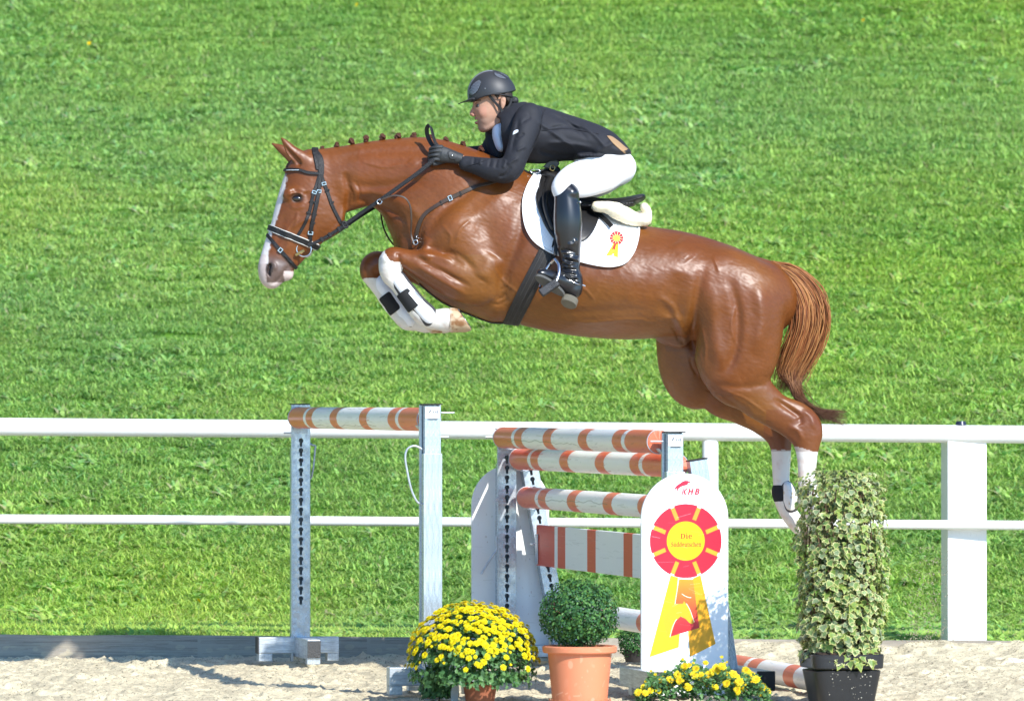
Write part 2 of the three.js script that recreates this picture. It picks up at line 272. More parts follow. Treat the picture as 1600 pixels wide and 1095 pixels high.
// wing boards
const boardShape = (w, h) => { const r = w / 2, s = new THREE.Shape(); s.moveTo(-r, 0); s.lineTo(r, 0); s.lineTo(r, h - r); s.absarc(0, h - r, r, 0, Math.PI, false); s.lineTo(-r, 0); return s; };
const board = (w, h) => new THREE.ExtrudeGeometry(boardShape(w, h), { depth: 0.014, bevelEnabled: true, bevelSize: 0.002, bevelThickness: 0.002, bevelSegments: 1, curveSegments: 40 });
const PW = 0.396, PH = 0.985;
const panelTex = canvasTex(824, 2048, (c, w, h) => {
  const r = rng(11), k = w / 138, X = (x) => (x - 1000) * k, Y = (y) => (y - 737) * k;       // drawn in photo pixels
  c.fillStyle = '#fdfdfd'; c.fillRect(0, 0, w, h);
  const poly = (pts, f) => { c.fillStyle = f; c.beginPath(); pts.forEach(([x, y], i) => (i ? c.lineTo(X(x), Y(y)) : c.moveTo(X(x), Y(y)))); c.closePath(); c.fill(); };
  // leaping horse and letters
  c.fillStyle = '#d9203f'; c.beginPath(); c.moveTo(X(1053), Y(764)); c.bezierCurveTo(X(1051), Y(758), X(1056), Y(754), X(1062), Y(751)); c.bezierCurveTo(X(1066), Y(747), X(1072), Y(746), X(1077), Y(749)); c.lineTo(X(1078.5), Y(752)); c.lineTo(X(1074.5), Y(750.5)); c.lineTo(X(1073), Y(754)); c.bezierCurveTo(X(1068), Y(755), X(1064), Y(756), X(1061), Y(758)); c.lineTo(X(1058.5), Y(760)); c.lineTo(X(1057), Y(764)); c.lineTo(X(1055.5), Y(764)); c.lineTo(X(1056), Y(759)); c.lineTo(X(1054.5), Y(760)); c.fill();
  c.strokeStyle = '#d9203f'; c.lineWidth = 3; c.beginPath(); c.moveTo(X(1052.5), Y(757)); c.lineTo(X(1053), Y(762)); c.lineTo(X(1056), Y(763.5)); c.stroke();
  c.font = 'italic bold 76px sans-serif'; c.fillStyle = c.strokeStyle = '#bd1230'; c.lineWidth = 4; for (const [q, x] of [['K', 1062.5], ['H', 1072.5], ['B', 1083.5]]) { c.fillText(q, X(x), Y(769)); c.strokeText(q, X(x), Y(769)); }
  c.strokeStyle = '#fdfdfd'; c.lineWidth = 3; c.beginPath(); c.moveTo(X(1067.6), Y(756)); c.lineTo(X(1065.6), Y(770)); c.stroke();
  // rosette
  const cx = 1070.3, cy = 841;
  for (let i = 0; i < 8; i++) {
    const a0 = (-112.5 + i * 45 + 4.6) * Math.PI / 180, a1 = (-112.5 + (i + 1) * 45 - 4.6) * Math.PI / 180, R = 57.3; c.fillStyle = '#d01c36'; c.strokeStyle = '#8d1a26'; c.lineWidth = 2.5;
    const am = (a0 + a1) / 2; c.beginPath(); c.moveTo(X(cx), Y(cy)); c.lineTo(X(cx + R * Math.cos(a0 - 0.02)), Y(cy + R * Math.sin(a0 - 0.02))); c.arc(X(cx), Y(cy), R * k, a0 - 0.02, a1 + 0.02); c.closePath(); c.fill(); c.stroke();
  }
  c.fillStyle = '#d01c36'; c.beginPath(); c.arc(X(cx), Y(cy), 36 * k, 0, 7); c.fill();
  for (let i = 0; i < 8; i++) { c.save(); c.translate(X(cx), Y(cy)); c.rotate((-112.5 + i * 45) * Math.PI / 180); c.fillStyle = i < 2 ? '#f59a33' : '#f3a42c'; c.fillRect(35 * k, -3.3 * k, 20 * k, 6.6 * k); c.strokeStyle = '#b05a1e'; c.lineWidth = 2; c.strokeRect(35 * k, -3.3 * k, 20 * k, 6.6 * k); c.restore(); }
  c.fillStyle = '#f2c40e'; c.beginPath(); c.arc(X(cx), Y(cy), 30.5 * k, 0, 7); c.fill(); c.strokeStyle = '#b9541f'; c.lineWidth = 3; c.stroke();
  c.fillStyle = '#a02418'; c.textAlign = 'center'; c.font = 'bold 68px serif'; c.fillText('Die', X(1071), Y(837.5)); c.font = 'bold 62px serif'; c.save(); c.translate(X(1071), Y(850)); c.scale(290 / c.measureText('Süddeutschen').width, 1); c.fillText('Süddeutschen', 0, 0); c.restore(); c.textAlign = 'left';
  // ribbon tails with the horse head between
  poly([[1046, 894], [1058, 898], [1054, 938], [1064, 947], [1059, 1006], [1012, 1021]], '#f5b71d');
  poly([[1082, 899], [1094, 894], [1118, 1001], [1077, 1021], [1074, 985]], '#eda81b');
  const gr = c.createLinearGradient(0, Y(900), 0, Y(990)); gr.addColorStop(0, '#ef9a2c'); gr.addColorStop(0.45, '#e2622f'); gr.addColorStop(0.75, '#c92f35'); gr.addColorStop(1, '#c4222f');
  poly([[1059, 900], [1082, 901], [1092, 976], [1046, 989], [1053, 966], [1062, 958], [1075, 964], [1084, 968], [1083, 963], [1074, 945], [1066, 938.5], [1053, 938.5]], gr);
  poly([[1053, 939], [1066, 938], [1067.5, 934], [1070, 938], [1075, 943], [1080, 955], [1084, 966], [1081, 970], [1076, 968], [1070, 962], [1061, 957], [1054, 965], [1046, 985], [1040, 990], [1034, 960]], '#f3b322');
  c.strokeStyle = '#fff6e2'; c.lineWidth = 6; c.beginPath(); c.moveTo(X(1053), Y(939)); c.lineTo(X(1059), Y(901)); c.moveTo(X(1071), Y(938)); c.quadraticCurveTo(X(1077), Y(946), X(1080), Y(956)); c.lineTo(X(1084), Y(967)); c.moveTo(X(1045), Y(990)); c.quadraticCurveTo(X(1049), Y(970), X(1056), Y(962)); c.moveTo(X(1064), Y(923)); c.quadraticCurveTo(X(1072), Y(929), X(1079), Y(929)); c.stroke();
  // scratches
  for (let i = 0; i < 46; i++) { c.strokeStyle = `rgba(255,240,235,${0.15 + r() * 0.5})`; c.lineWidth = 0.8 + r() * 2.4; const x = X(1010 + r() * 118), y = Y(800 + r() * 200), a = r() * 0.9 - 0.35, l = 20 + r() * 150; c.beginPath(); c.moveTo(x, y); c.lineTo(x + l * Math.cos(a), y + l * Math.sin(a)); c.stroke(); }
  for (let i = 0; i < 260; i++) { c.fillStyle = `rgba(${150 + r() * 60},${140 + r() * 50},${115 + r() * 40},${r() * 0.5})`; c.fillRect(r() * w, h * (1 - r() * r() * 0.35), 1 + r() * 4, 1 + r() * 3); }
});
{
  const nearP = U(1052.5, 1085, 1.7); nearP.y = 0; const farP = U(790, 1040, -1.7); farP.y = 0;
  const mk = (pos, turn, label, side, printed) => {       // side: +1 leans to the local right
    const t = thing('jump_wing', label, 'jump wing', pos, turn, 'wings of the front poles');
    upright(t, 1.168, 0.995, 1.075, 0.27, printed);
    mesh('pole_cup', join([cupShell.clone().translate(-0.006 * side, 1.128, 0.036), box(0.07, 0.034, 0.004, 0, 1.063, 0.037, 0.001)]), alu, t); mesh('cup_pin', pin(-side * 0.075, 1.13, 0.0, 0.06), alu, t);
    const lean = new THREE.Group(); lean.name = 'leaning_post'; t.add(lean); lean.position.set(side * 0.108, 1.045, 0.01); lean.rotation.z = side * (printed ? 0.15 : 0.18);
    mesh('track', webPlate(0.082, -1.06, 0, -0.9, -0.08).translate(0, 0, 0.02), galv, lean);
    mesh('post_sides', join([box(0.006, 1.06, 0.06, -0.038, -0.53, -0.01, 0.001), box(0.006, 1.06, 0.06, 0.038, -0.53, -0.01, 0.001), box(0.082, 1.06, 0.005, 0, -0.53, -0.04, 0.001)]), galv, lean);
    mesh('top_cap', box(0.086, 0.006, 0.07, 0, 0.003, -0.01, 0.002), blackPlastic, lean);
    for (const y of [1.019, 0.826, 0.59]) { const x = side * (0.108 + (1.045 - y) * 0.192) - side * 0.02; mesh('pole_cup', y === 0.59 ? box(0.05, 0.012, 0.055, x - side * 0.03, y + 0.0, 0.055, 0.003) : cupShell.clone().translate(x - side * 0.02, y, 0.036), alu, t); }
    const px = side * 0.036; mesh('side_panel', board(PW, PH).translate(px, 0.0, -0.064), white, t);
    if (printed) {
      const g = new THREE.ShapeGeometry(boardShape(PW - 0.004, PH - 0.002), 40), uv = g.attributes.uv, p = g.attributes.position;
      for (let i = 0; i < uv.count; i++) uv.setXY(i, (p.getX(i) + PW / 2) / PW, 1 - (PH - p.getY(i)) / (PW * 2048 / 824));
      g.rotateY(Math.PI).translate(px, 0.0, -0.0682); mesh('panel_print', g, std({ map: panelTex, roughness: 0.38 }), t);
    }
    mesh('foot_beam', join([box(0.46, 0.06, 0.07, side * 0.04, 0.05, 0.0, 0.004), box(0.06, 0.04, 0.06, -side * 0.17, 0.02, 0, 0.002)]), alu, t);
    for (const x of [-side * 0.16, side * 0.32]) {
      mesh('foot_beam', join([box(0.082, 0.086, 0.6, x, 0.075, -0.1, 0.003)]), alu, t);
      mesh('beam_cap', box(0.083, 0.088, 0.012, x, 0.075, -0.406, 0.003), x * side < 0 ? std({ color: rgb(0.07, 0.07, 0.075), roughness: 0.55, bumpMap: grainTex, bumpScale: 0.004 }) : blackPlastic, t);
    }
    if (!printed) {
      mesh('pivot_bolt', new THREE.CylinderGeometry(0.011, 0.011, 0.012, 6).rotateX(Math.PI / 2).translate(-0.052, 0.815, 0.036), alu, t);
      mesh('lever_rod', tube([V(-0.055, 0.63, 0.03), V(-0.055, 0.56, 0.03), V(-0.075, 0.53, 0.03), V(-0.132, 0.44, 0.03)], 0.006, 24, 7), alu, t);
    }
    return t;
  };
  mk(farP, TURN, 'white wing with plain rounded panel and two key-hole posts, far end of the front poles', 1, false);
  mk(nearP, TURN + Math.PI, 'white rounded wing panel with red and yellow rosette print', -1, true);
}
// poles: 3.3 m, red and white
const BANDS = [[0, 0.42, 1], [0.42, 0.49, 0], [0.49, 0.66, 1], [0.66, 1.14, 0], [1.14, 1.32, 1], [1.32, 1.9, 0], [1.9, 2.08, 1], [2.08, 2.6, 0], [2.6, 2.78, 1], [2.78, 2.85, 0], [2.85, 3.3, 1]];
function poleTex(seed, cracked) {
  return canvasTex(1320, 128, (c, w, h) => {
    const r = rng(seed), k = w / 3.3;
    for (const [a, b, red] of BANDS) { c.fillStyle = red ? '#e37453' : '#f4f4f0'; c.fillRect(a * k, 0, (b - a) * k + 1, h); }
    for (let i = 0; i < 700; i++) { const x = r() * w, y = r() * h, l = 4 + r() * 50, red = BANDS.find(([a, b]) => x / k >= a && x / k <= b)?.[2]; c.strokeStyle = red ? `rgba(${r() < 0.5 ? '240,150,120' : '150,40,30'},${r() * 0.35})` : `rgba(${r() < 0.4 ? '255,255,250' : '150,150,140'},${r() * 0.3})`; c.lineWidth = 0.6 + r() * 1.6; c.beginPath(); c.moveTo(x, y); c.lineTo(x + l, y + (r() - 0.5) * 6); c.stroke(); }
    for (const [a] of BANDS) for (let i = 0; i < 26; i++) { c.fillStyle = r() < 0.5 ? '#d9d9d0' : '#c5522f'; c.fillRect(a * k - 1 + r() * 3, r() * h, 1 + r() * 1.5, 1 + r() * 3); }
    if (cracked) { c.strokeStyle = 'rgba(90,84,78,0.7)'; c.lineWidth = 0.8; for (let j = 0; j < 3; j++) { let x = (0.3 + r() * 0.5) * k, y = (0.1 + 0.3 * j) * h + r() * 20; c.beginPath(); c.moveTo(x, y); for (let i = 0; i < 24; i++) { x += 14 + r() * 24; y += (r() - 0.5) * 7; c.lineTo(x, y); } c.stroke(); } }
  });
}
function pole(name, label, group, from, seed, cracked, len = 3.3) {   // from: the far end
  const t = thing(name, label, 'pole', from, TURN, group);
  const R = 0.0535, pts = [[0, 0], [R - 0.006, 0], [R - 0.002, 0.002], [R, 0.007]]; for (let i = 1; i < 40; i++) pts.push([R - 0.0005 * noise(i * 0.7, seed, 2), len * i / 40]); pts.push([R, len - 0.007], [R - 0.002, len - 0.002], [R - 0.006, len], [0, len]);
  const g = new THREE.LatheGeometry(pts.map((a) => new THREE.Vector2(...a)), 40), uv = g.attributes.uv, p = g.attributes.position;
  for (let i = 0; i < uv.count; i++) uv.setXY(i, p.getY(i) / 3.3, uv.getX(i));
  g.rotateX(Math.PI / 2); const m = poleTex(seed, cracked); mesh('painted_shaft', g, std({ map: m, roughness: 0.36, bumpMap: m, bumpScale: 0.0007 }), t);
  const ring = new THREE.TorusGeometry(R + 0.0006, 0.0022, 6, 40); mesh('end_ring', ring.clone().translate(0, 0, 0.004), alu, t); mesh('end_ring', ring.translate(0, 0, len - 0.004), alu, t);
  return t;
}
const PG = 'red and white striped poles of the jump';
const farAt = (px, py, z = -1.62) => U(px, py, z);
pole('jump_pole', 'single red and white pole resting on the back pair of standards, left of the jump', PG, farAt(466, 652.5), 21, true);
pole('jump_pole', 'topmost of the red and white poles on the front wings', PG, farAt(786.5, 683.5), 22, true);
pole('jump_pole', 'second red and white pole from the top, between the front wings', PG, farAt(811.5, 717), 23, false);
pole('jump_pole', 'third red and white pole from the top, just above the flat plank', PG, farAt(823, 777), 24, true);
pole('jump_pole', 'lowest hanging red and white pole, glimpsed between the box ball and the rosette panel', PG, farAt(872, 951), 25, false);
pole('jump_pole', 'red and white ground pole lying on the sand left of the ivy', PG, V(1.045, 0.055, 0.0), 26, false, 2.25);
// flat plank
{
  const a = U(842, 851.5, -1.62), L = 3.28, t = thing('jump_plank', 'flat red and white striped plank hung below the three poles', 'plank', a, TURN, PG + ' and plank');
  const m = canvasTex(1320, 80, (c, w, h) => { const r = rng(8), k = w / 3.3; for (const [x0, x1, red] of BANDS) { c.fillStyle = red ? '#cf5038' : '#e6e9e6'; c.fillRect(x0 * k, 0, (x1 - x0) * k + 1, h); } for (let i = 0; i < 240; i++) { const g = r() < 0.5 ? 255 : 120; c.strokeStyle = `rgba(${g},${g},${g - 8},${r() * 0.2})`; const x = r() * w, y = r() * h; c.beginPath(); c.moveTo(x, y); c.lineTo(x + 10 + r() * 60, y + r() * 6 - 3); c.stroke(); } });
  const g = new RoundedBoxGeometry(0.028, 0.205, L, 2, 0.005).translate(0, 0, L / 2), uv = g.attributes.uv, p = g.attributes.position;
  for (let i = 0; i < uv.count; i++) uv.setXY(i, p.getZ(i) / 3.3, p.getY(i) / 0.21 + 0.5);
  mesh('painted_board', g, std({ map: m, roughness: 0.45 }), t);
  mesh('end_bracket', box(0.006, 0.15, 0.05, -0.018, -0.02, 0.03, 0.002), alu, t);
}
// ---------------------------------------------------------------- sculpting: smooth union of tapered chains on a grid, meshed as one surface
// Lengths in here are photo pixels at the horse's distance (1 px = 3 mm), x right, y down, z towards the lens; W() turns them into metres.
const W = (x, y, z = 0) => V((x - 800) / S0, CAM_H + (630 - y) / S0, z / S0);
const cat = (a, b, c, d, t) => 0.5 * (2 * b + (c - a) * t + (2 * a - 5 * b + 4 * c - d) * t * t + (3 * b - a - 3 * c + d) * t * t * t);
function resample(P, n) {
  const o = []; const m = P.length;
  for (let i = 0; i + 1 < m; i++) for (let s = 0; s < n; s++) { const a = P[Math.max(0, i - 1)], b = P[i], c = P[i + 1], d = P[Math.min(m - 1, i + 2)]; o.push(b.map((_, k) => cat(a[k], b[k], c[k], d[k], s / n))); }
  o.push(P[m - 1].slice()); return o;
}
// stations: [ax, ay, bx, by, w, zc] two outline points, half width across, depth of the centre
const chain = (st, o = {}) => ({ k: 8, ...o, pts: resample(st.map(([ax, ay, bx, by, w, z = 0]) => [(ax + bx) / 2, (ay + by) / 2, z, Math.hypot(ax - bx, ay - by) / 2, w]), st.length > 1 ? (o.n ?? 8) : 1) });
const ball = (x, y, z, r, w, o = {}) => ({ k: 6, ...o, pts: [[x, y, z, r, w]] });
const mirror = (c) => ({ ...c, pts: c.pts.map((p) => [p[0], p[1], -p[2], p[3], p[4]]) });
function segDist(px, py, pts) { let b = 1e9; for (let i = 0; i + 1 < pts.length; i++) { const [x0, y0] = pts[i], [x1, y1] = pts[i + 1], dx = x1 - x0, dy = y1 - y0, t = clamp(((px - x0) * dx + (py - y0) * dy) / (dx * dx + dy * dy || 1)); const d = Math.hypot(px - x0 - dx * t, py - y0 - dy * t); if (d < b) b = d; } return b; }
function segAlong(px, py, pts) { let b = 1e9, at = 0; const n = pts.length - 1; for (let i = 0; i < n; i++) { const [x0, y0] = pts[i], [x1, y1] = pts[i + 1], dx = x1 - x0, dy = y1 - y0, t = clamp(((px - x0) * dx + (py - y0) * dy) / (dx * dx + dy * dy || 1)), d = Math.hypot(px - x0 - dx * t, py - y0 - dy * t); if (d < b) { b = d; at = (i + t) / n; } } return [b, at]; }
function sculpt({ chains, cuts = [], strokes = [], planes = [], h = 1.6, pad = 5, noiseAmp = 0, noiseScale = 0.1, hair = 0 }) {
  let x0 = 1e9, x1 = -1e9, y0 = 1e9, y1 = -1e9, z0 = 1e9, z1 = -1e9;
  for (const c of chains) for (const [x, y, z, r, w] of c.pts) { x0 = Math.min(x0, x - r); x1 = Math.max(x1, x + r); y0 = Math.min(y0, y - r); y1 = Math.max(y1, y + r); z0 = Math.min(z0, z - w); z1 = Math.max(z1, z + w); }
  x0 -= pad; y0 -= pad; z0 -= pad; const nx = Math.ceil((x1 + pad - x0) / h), ny = Math.ceil((y1 + pad - y0) / h), nz = Math.ceil((z1 + pad - z0) / h);
  const f = new Float32Array(nx * ny * nz).fill(60), buf = new Float64Array(1024);
  const apply = (c, cut) => {
    const M = c.k + 8, P = c.pts; let ax = 1e9, bx = -1e9, ay = 1e9, by = -1e9; for (const [x, y, , r] of P) { ax = Math.min(ax, x - r); bx = Math.max(bx, x + r); ay = Math.min(ay, y - r); by = Math.max(by, y + r); }
    const i0 = Math.max(0, Math.floor((ax - M - x0) / h)), i1 = Math.min(nx - 1, Math.ceil((bx + M - x0) / h)), j0 = Math.max(0, Math.floor((ay - M - y0) / h)), j1 = Math.min(ny - 1, Math.ceil((by + M - y0) / h));
    for (let j = j0; j <= j1; j++) for (let i = i0; i <= i1; i++) {
      const x = x0 + i * h, y = y0 + j * h; let best = 1e9, d2 = 0, r = 1, w = 1, zc = 0;
      if (P.length === 1) { const p = P[0]; d2 = Math.hypot(x - p[0], y - p[1]); r = p[3]; w = p[4]; zc = p[2]; best = d2 - r; }
      else {
        for (let s = 0; s + 1 < P.length; s++) {
          const a = P[s], b = P[s + 1], dx = b[0] - a[0], dy = b[1] - a[1], t = clamp(((x - a[0]) * dx + (y - a[1]) * dy) / (dx * dx + dy * dy || 1)), e = Math.hypot(x - a[0] - dx * t, y - a[1] - dy * t), v = e - (a[3] + (b[3] - a[3]) * t);
          buf[s * 2] = v; buf[s * 2 + 1] = t; if (v < best) best = v;
        }
        if (best > M) continue;
        let sw = 0, sd = 0, sr = 0, sz = 0, sg = 0; const tau = c.tau ?? 2.5;      // neighbouring sections blended so that no seams show
        for (let s = 0; s + 1 < P.length; s++) { const g = (best - buf[s * 2]) / tau; if (g < -7) continue; const k = Math.exp(g), t = buf[s * 2 + 1], a = P[s], b = P[s + 1], rr = a[3] + (b[3] - a[3]) * t; sg += k; sd += k * (buf[s * 2] + rr); sr += k * rr; sw += k * (a[4] + (b[4] - a[4]) * t); sz += k * (a[2] + (b[2] - a[2]) * t); }
        d2 = sd / sg; r = sr / sg; w = sw / sg; zc = sz / sg;
      }
      if (best > M) continue;
      const k0 = Math.max(0, Math.floor((zc - w - M - z0) / h)), k1 = Math.min(nz - 1, Math.ceil((zc + w + M - z0) / h)), u = d2 / r, u2 = d2 / (r * r); let q = (j * nx + i) * nz + k0;
      for (let k = k0; k <= k1; k++, q++) {
        const dz = z0 + k * h - zc, v = dz / w, a = Math.sqrt(u * u + v * v), b = Math.sqrt(u2 * u2 + v * v / (w * w)); let d = b > 1e-6 ? a * (a - 1) / b : -Math.min(r, w);
        if (cut) { d = -d; const g = clamp(0.5 - (f[q] - d) / (2 * c.k)); f[q] = f[q] + (d - f[q]) * g + c.k * g * (1 - g); }
        else { const g = clamp(0.5 + (f[q] - d) / (2 * c.k)); f[q] = f[q] + (d - f[q]) * g - c.k * g * (1 - g); }
      }
    }
  };
  for (const c of chains) apply(c, false);
  for (const s of strokes) {                              // raised (h>0) or sunk relief along a line on the flank(s)
    const ex = s.s * 2.4; let ax = 1e9, bx = -1e9, ay = 1e9, by = -1e9; for (const [x, y] of s.p) { ax = Math.min(ax, x - ex); bx = Math.max(bx, x + ex); ay = Math.min(ay, y - ex); by = Math.max(by, y + ex); }
    const P = resample(s.p, 6);
    for (let j = Math.max(0, Math.floor((ay - y0) / h)); j < Math.min(ny, (by - y0) / h); j++) for (let i = Math.max(0, Math.floor((ax - x0) / h)); i < Math.min(nx, (bx - x0) / h); i++) {
      const [d, along] = segAlong(x0 + i * h, y0 + j * h, P); if (d > ex) continue; const am = s.h * Math.exp(-d * d / (s.s * s.s) * 1.2) * sstep(0, 0.3, along) * sstep(1, 0.7, along); let q = (j * nx + i) * nz;
      for (let k = 0; k < nz; k++, q++) { const z = z0 + k * h; if (f[q] > 25) continue; const m = s.side === 0 ? clamp(Math.abs(z) / 14) : clamp((z - (s.z0 ?? 0)) * (s.side ?? 1) / 14); f[q] -= am * m; }
    }
  }
  for (const c of cuts) apply(c, true);
  if (noiseAmp) for (let j = 0; j < ny; j++) for (let i = 0; i < nx; i++) for (let k = 0; k < nz; k++) { const q = (j * nx + i) * nz + k; if (f[q] < 8 && f[q] > -8) f[q] += noiseAmp * (fbm((x0 + i * h) * noiseScale, (y0 + j * h) * noiseScale, (z0 + k * h) * noiseScale + 40, 3) - 0.45) * 2; }
  if (hair) for (let j = 0; j < ny; j++) for (let i = 0; i < nx; i++) for (let k = 0; k < nz; k++) { const q = (j * nx + i) * nz + k; if (f[q] < 5 && f[q] > -5) { const x = x0 + i * h, y = y0 + j * h, z = z0 + k * h; f[q] += hair * (noise((x + y * 0.35) * 0.13, (y - x * 0.35) * 0.4, z * 0.35 + 7) + 0.6 * noise(x * 0.34, y * 0.34, z * 0.34 + 70) - 0.8); } }
  for (const [px, py, pz, ax, ay, az] of planes) { const l = Math.hypot(ax, ay, az); for (let j = 0; j < ny; j++) for (let i = 0; i < nx; i++) for (let k = 0; k < nz; k++) { const q = (j * nx + i) * nz + k, d = ((x0 + i * h - px) * ax + (y0 + j * h - py) * ay + (z0 + k * h - pz) * az) / l; if (d > f[q]) f[q] = d; } }
  const val = (x, y, z) => {
    const gx = (x - x0) / h, gy = (y - y0) / h, gz = (z - z0) / h, i = Math.floor(gx), j = Math.floor(gy), k = Math.floor(gz); if (i < 0 || j < 0 || k < 0 || i >= nx - 1 || j >= ny - 1 || k >= nz - 1) return 60;
    const a = gx - i, b = gy - j, c = gz - k, o = (j * nx + i) * nz + k, L = nx * nz;
    return lerp(lerp(lerp(f[o], f[o + 1], c), lerp(f[o + nz], f[o + nz + 1], c), a), lerp(lerp(f[o + L], f[o + L + 1], c), lerp(f[o + L + nz], f[o + L + nz + 1], c), a), b);
  };
  const grad = (x, y, z, e = h * 0.8) => V(val(x + e, y, z) - val(x - e, y, z), val(x, y + e, z) - val(x, y - e, z), val(x, y, z + e) - val(x, y, z - e)).normalize();
  const surfZ = (x, y, side = 1, from = z1 + 4) => {      // depth of the skin where a line along z meets it, NaN beside the body
    const top = side > 0 ? from : z0 + 1, st = -side * h; let p = 60; for (let z = top; z > z0 && z < z1 + pad; z += st) { const v = val(x, y, z); if (v < 0) return p >= 59 ? z : z - st * (0 - v) / (p - v + 1e-9); p = v; } return NaN;
  };
  const geometry = (colf) => {                            // naive surface nets
    const id = new Int32Array(nx * ny * nz).fill(-1), pos = [], nor = [], col = [], idx = []; const L = nx * nz;
    for (let j = 0; j < ny - 1; j++) for (let i = 0; i < nx - 1; i++) { let q = (j * nx + i) * nz; for (let k = 0; k < nz - 1; k++, q++) {
      const a = f[q], b = f[q + 1], c = f[q + nz], d = f[q + nz + 1], e = f[q + L], g = f[q + L + 1], m = f[q + L + nz], n = f[q + L + nz + 1];
      const s = (a < 0) + (b < 0) + (c < 0) + (d < 0) + (e < 0) + (g < 0) + (m < 0) + (n < 0); if (s === 0 || s === 8) continue;
      let cx = 0, cy = 0, cz = 0, ct = 0; const ed = (p, r, ix, iy, iz, dx, dy, dz) => { if ((p < 0) !== (r < 0)) { const t = p / (p - r); cx += ix + dx * t; cy += iy + dy * t; cz += iz + dz * t; ct++; } };
      ed(a, b, 0, 0, 0, 0, 0, 1); ed(c, d, 1, 0, 0, 0, 0, 1); ed(e, g, 0, 1, 0, 0, 0, 1); ed(m, n, 1, 1, 0, 0, 0, 1);
      ed(a, c, 0, 0, 0, 1, 0, 0); ed(b, d, 0, 0, 1, 1, 0, 0); ed(e, m, 0, 1, 0, 1, 0, 0); ed(g, n, 0, 1, 1, 1, 0, 0);
      ed(a, e, 0, 0, 0, 0, 1, 0); ed(b, g, 0, 0, 1, 0, 1, 0); ed(c, m, 1, 0, 0, 0, 1, 0); ed(d, n, 1, 0, 1, 0, 1, 0);
      id[q] = pos.length / 3; pos.push(x0 + (i + cx / ct) * h, y0 + (j + cy / ct) * h, z0 + (k + cz / ct) * h);
    } }
    const quad = (a, b, c, d, fl) => { if (a < 0 || b < 0 || c < 0 || d < 0) return; if (fl) idx.push(a, b, c, a, c, d); else idx.push(a, c, b, a, d, c); };
    for (let j = 1; j < ny - 1; j++) for (let i = 1; i < nx - 1; i++) { let q = (j * nx + i) * nz + 1; for (let k = 1; k < nz - 1; k++, q++) {
      const s = f[q] < 0;
      if (s !== (f[q + nz] < 0)) quad(id[q - L - 1], id[q - 1], id[q], id[q - L], s);
      if (s !== (f[q + L] < 0)) quad(id[q - nz - 1], id[q - nz], id[q], id[q - 1], s);
      if (s !== (f[q + 1] < 0)) quad(id[q - L - nz], id[q - L], id[q], id[q - nz], !s ? false : true);
    } }
    const N = pos.length / 3, P = new Float32Array(N * 3), Q = new Float32Array(N * 3), C = colf ? new Float32Array(N * 3) : null;
    for (let v = 0; v < N; v++) {
      const x = pos[v * 3], y = pos[v * 3 + 1], z = pos[v * 3 + 2], g = grad(x, y, z), p = W(x, y, z); P.set([p.x, p.y, p.z], v * 3); Q.set([g.x, -g.y, g.z], v * 3);
      if (C) C.set(colf(x, y, z, g), v * 3);
    }
    const geo = new THREE.BufferGeometry(); geo.setAttribute('position', new THREE.BufferAttribute(P, 3)); geo.setAttribute('normal', new THREE.BufferAttribute(Q, 3)); if (C) geo.setAttribute('color', new THREE.BufferAttribute(C, 3)); geo.setIndex(idx);
    return geo;
  };
  return { val, grad, surfZ, geometry };
}
// flip faces whose winding disagrees with the stored normals (kept cheap: per face)
function rewind(geo) {
  const I = geo.index.array, P = geo.attributes.position.array, Q = geo.attributes.normal.array;
  for (let t = 0; t < I.length; t += 3) { const a = I[t] * 3, b = I[t + 1] * 3, c = I[t + 2] * 3; const ux = P[b] - P[a], uy = P[b + 1] - P[a + 1], uz = P[b + 2] - P[a + 2], vx = P[c] - P[a], vy = P[c + 1] - P[a + 1], vz = P[c + 2] - P[a + 2]; if ((uy * vz - uz * vy) * Q[a] + (uz * vx - ux * vz) * Q[a + 1] + (ux * vy - uy * vx) * Q[a + 2] < 0) { const q = I[t + 1]; I[t + 1] = I[t + 2]; I[t + 2] = q; } }
  return geo;
}
const inside = (x, y, poly) => { let c = false; for (let i = 0, j = poly.length - 1; i < poly.length; j = i++) { const [a, b] = poly[i], [d, e] = poly[j]; if ((b > y) !== (e > y) && x < (d - a) * (y - b) / (e - b) + a) c = !c; } return c; };
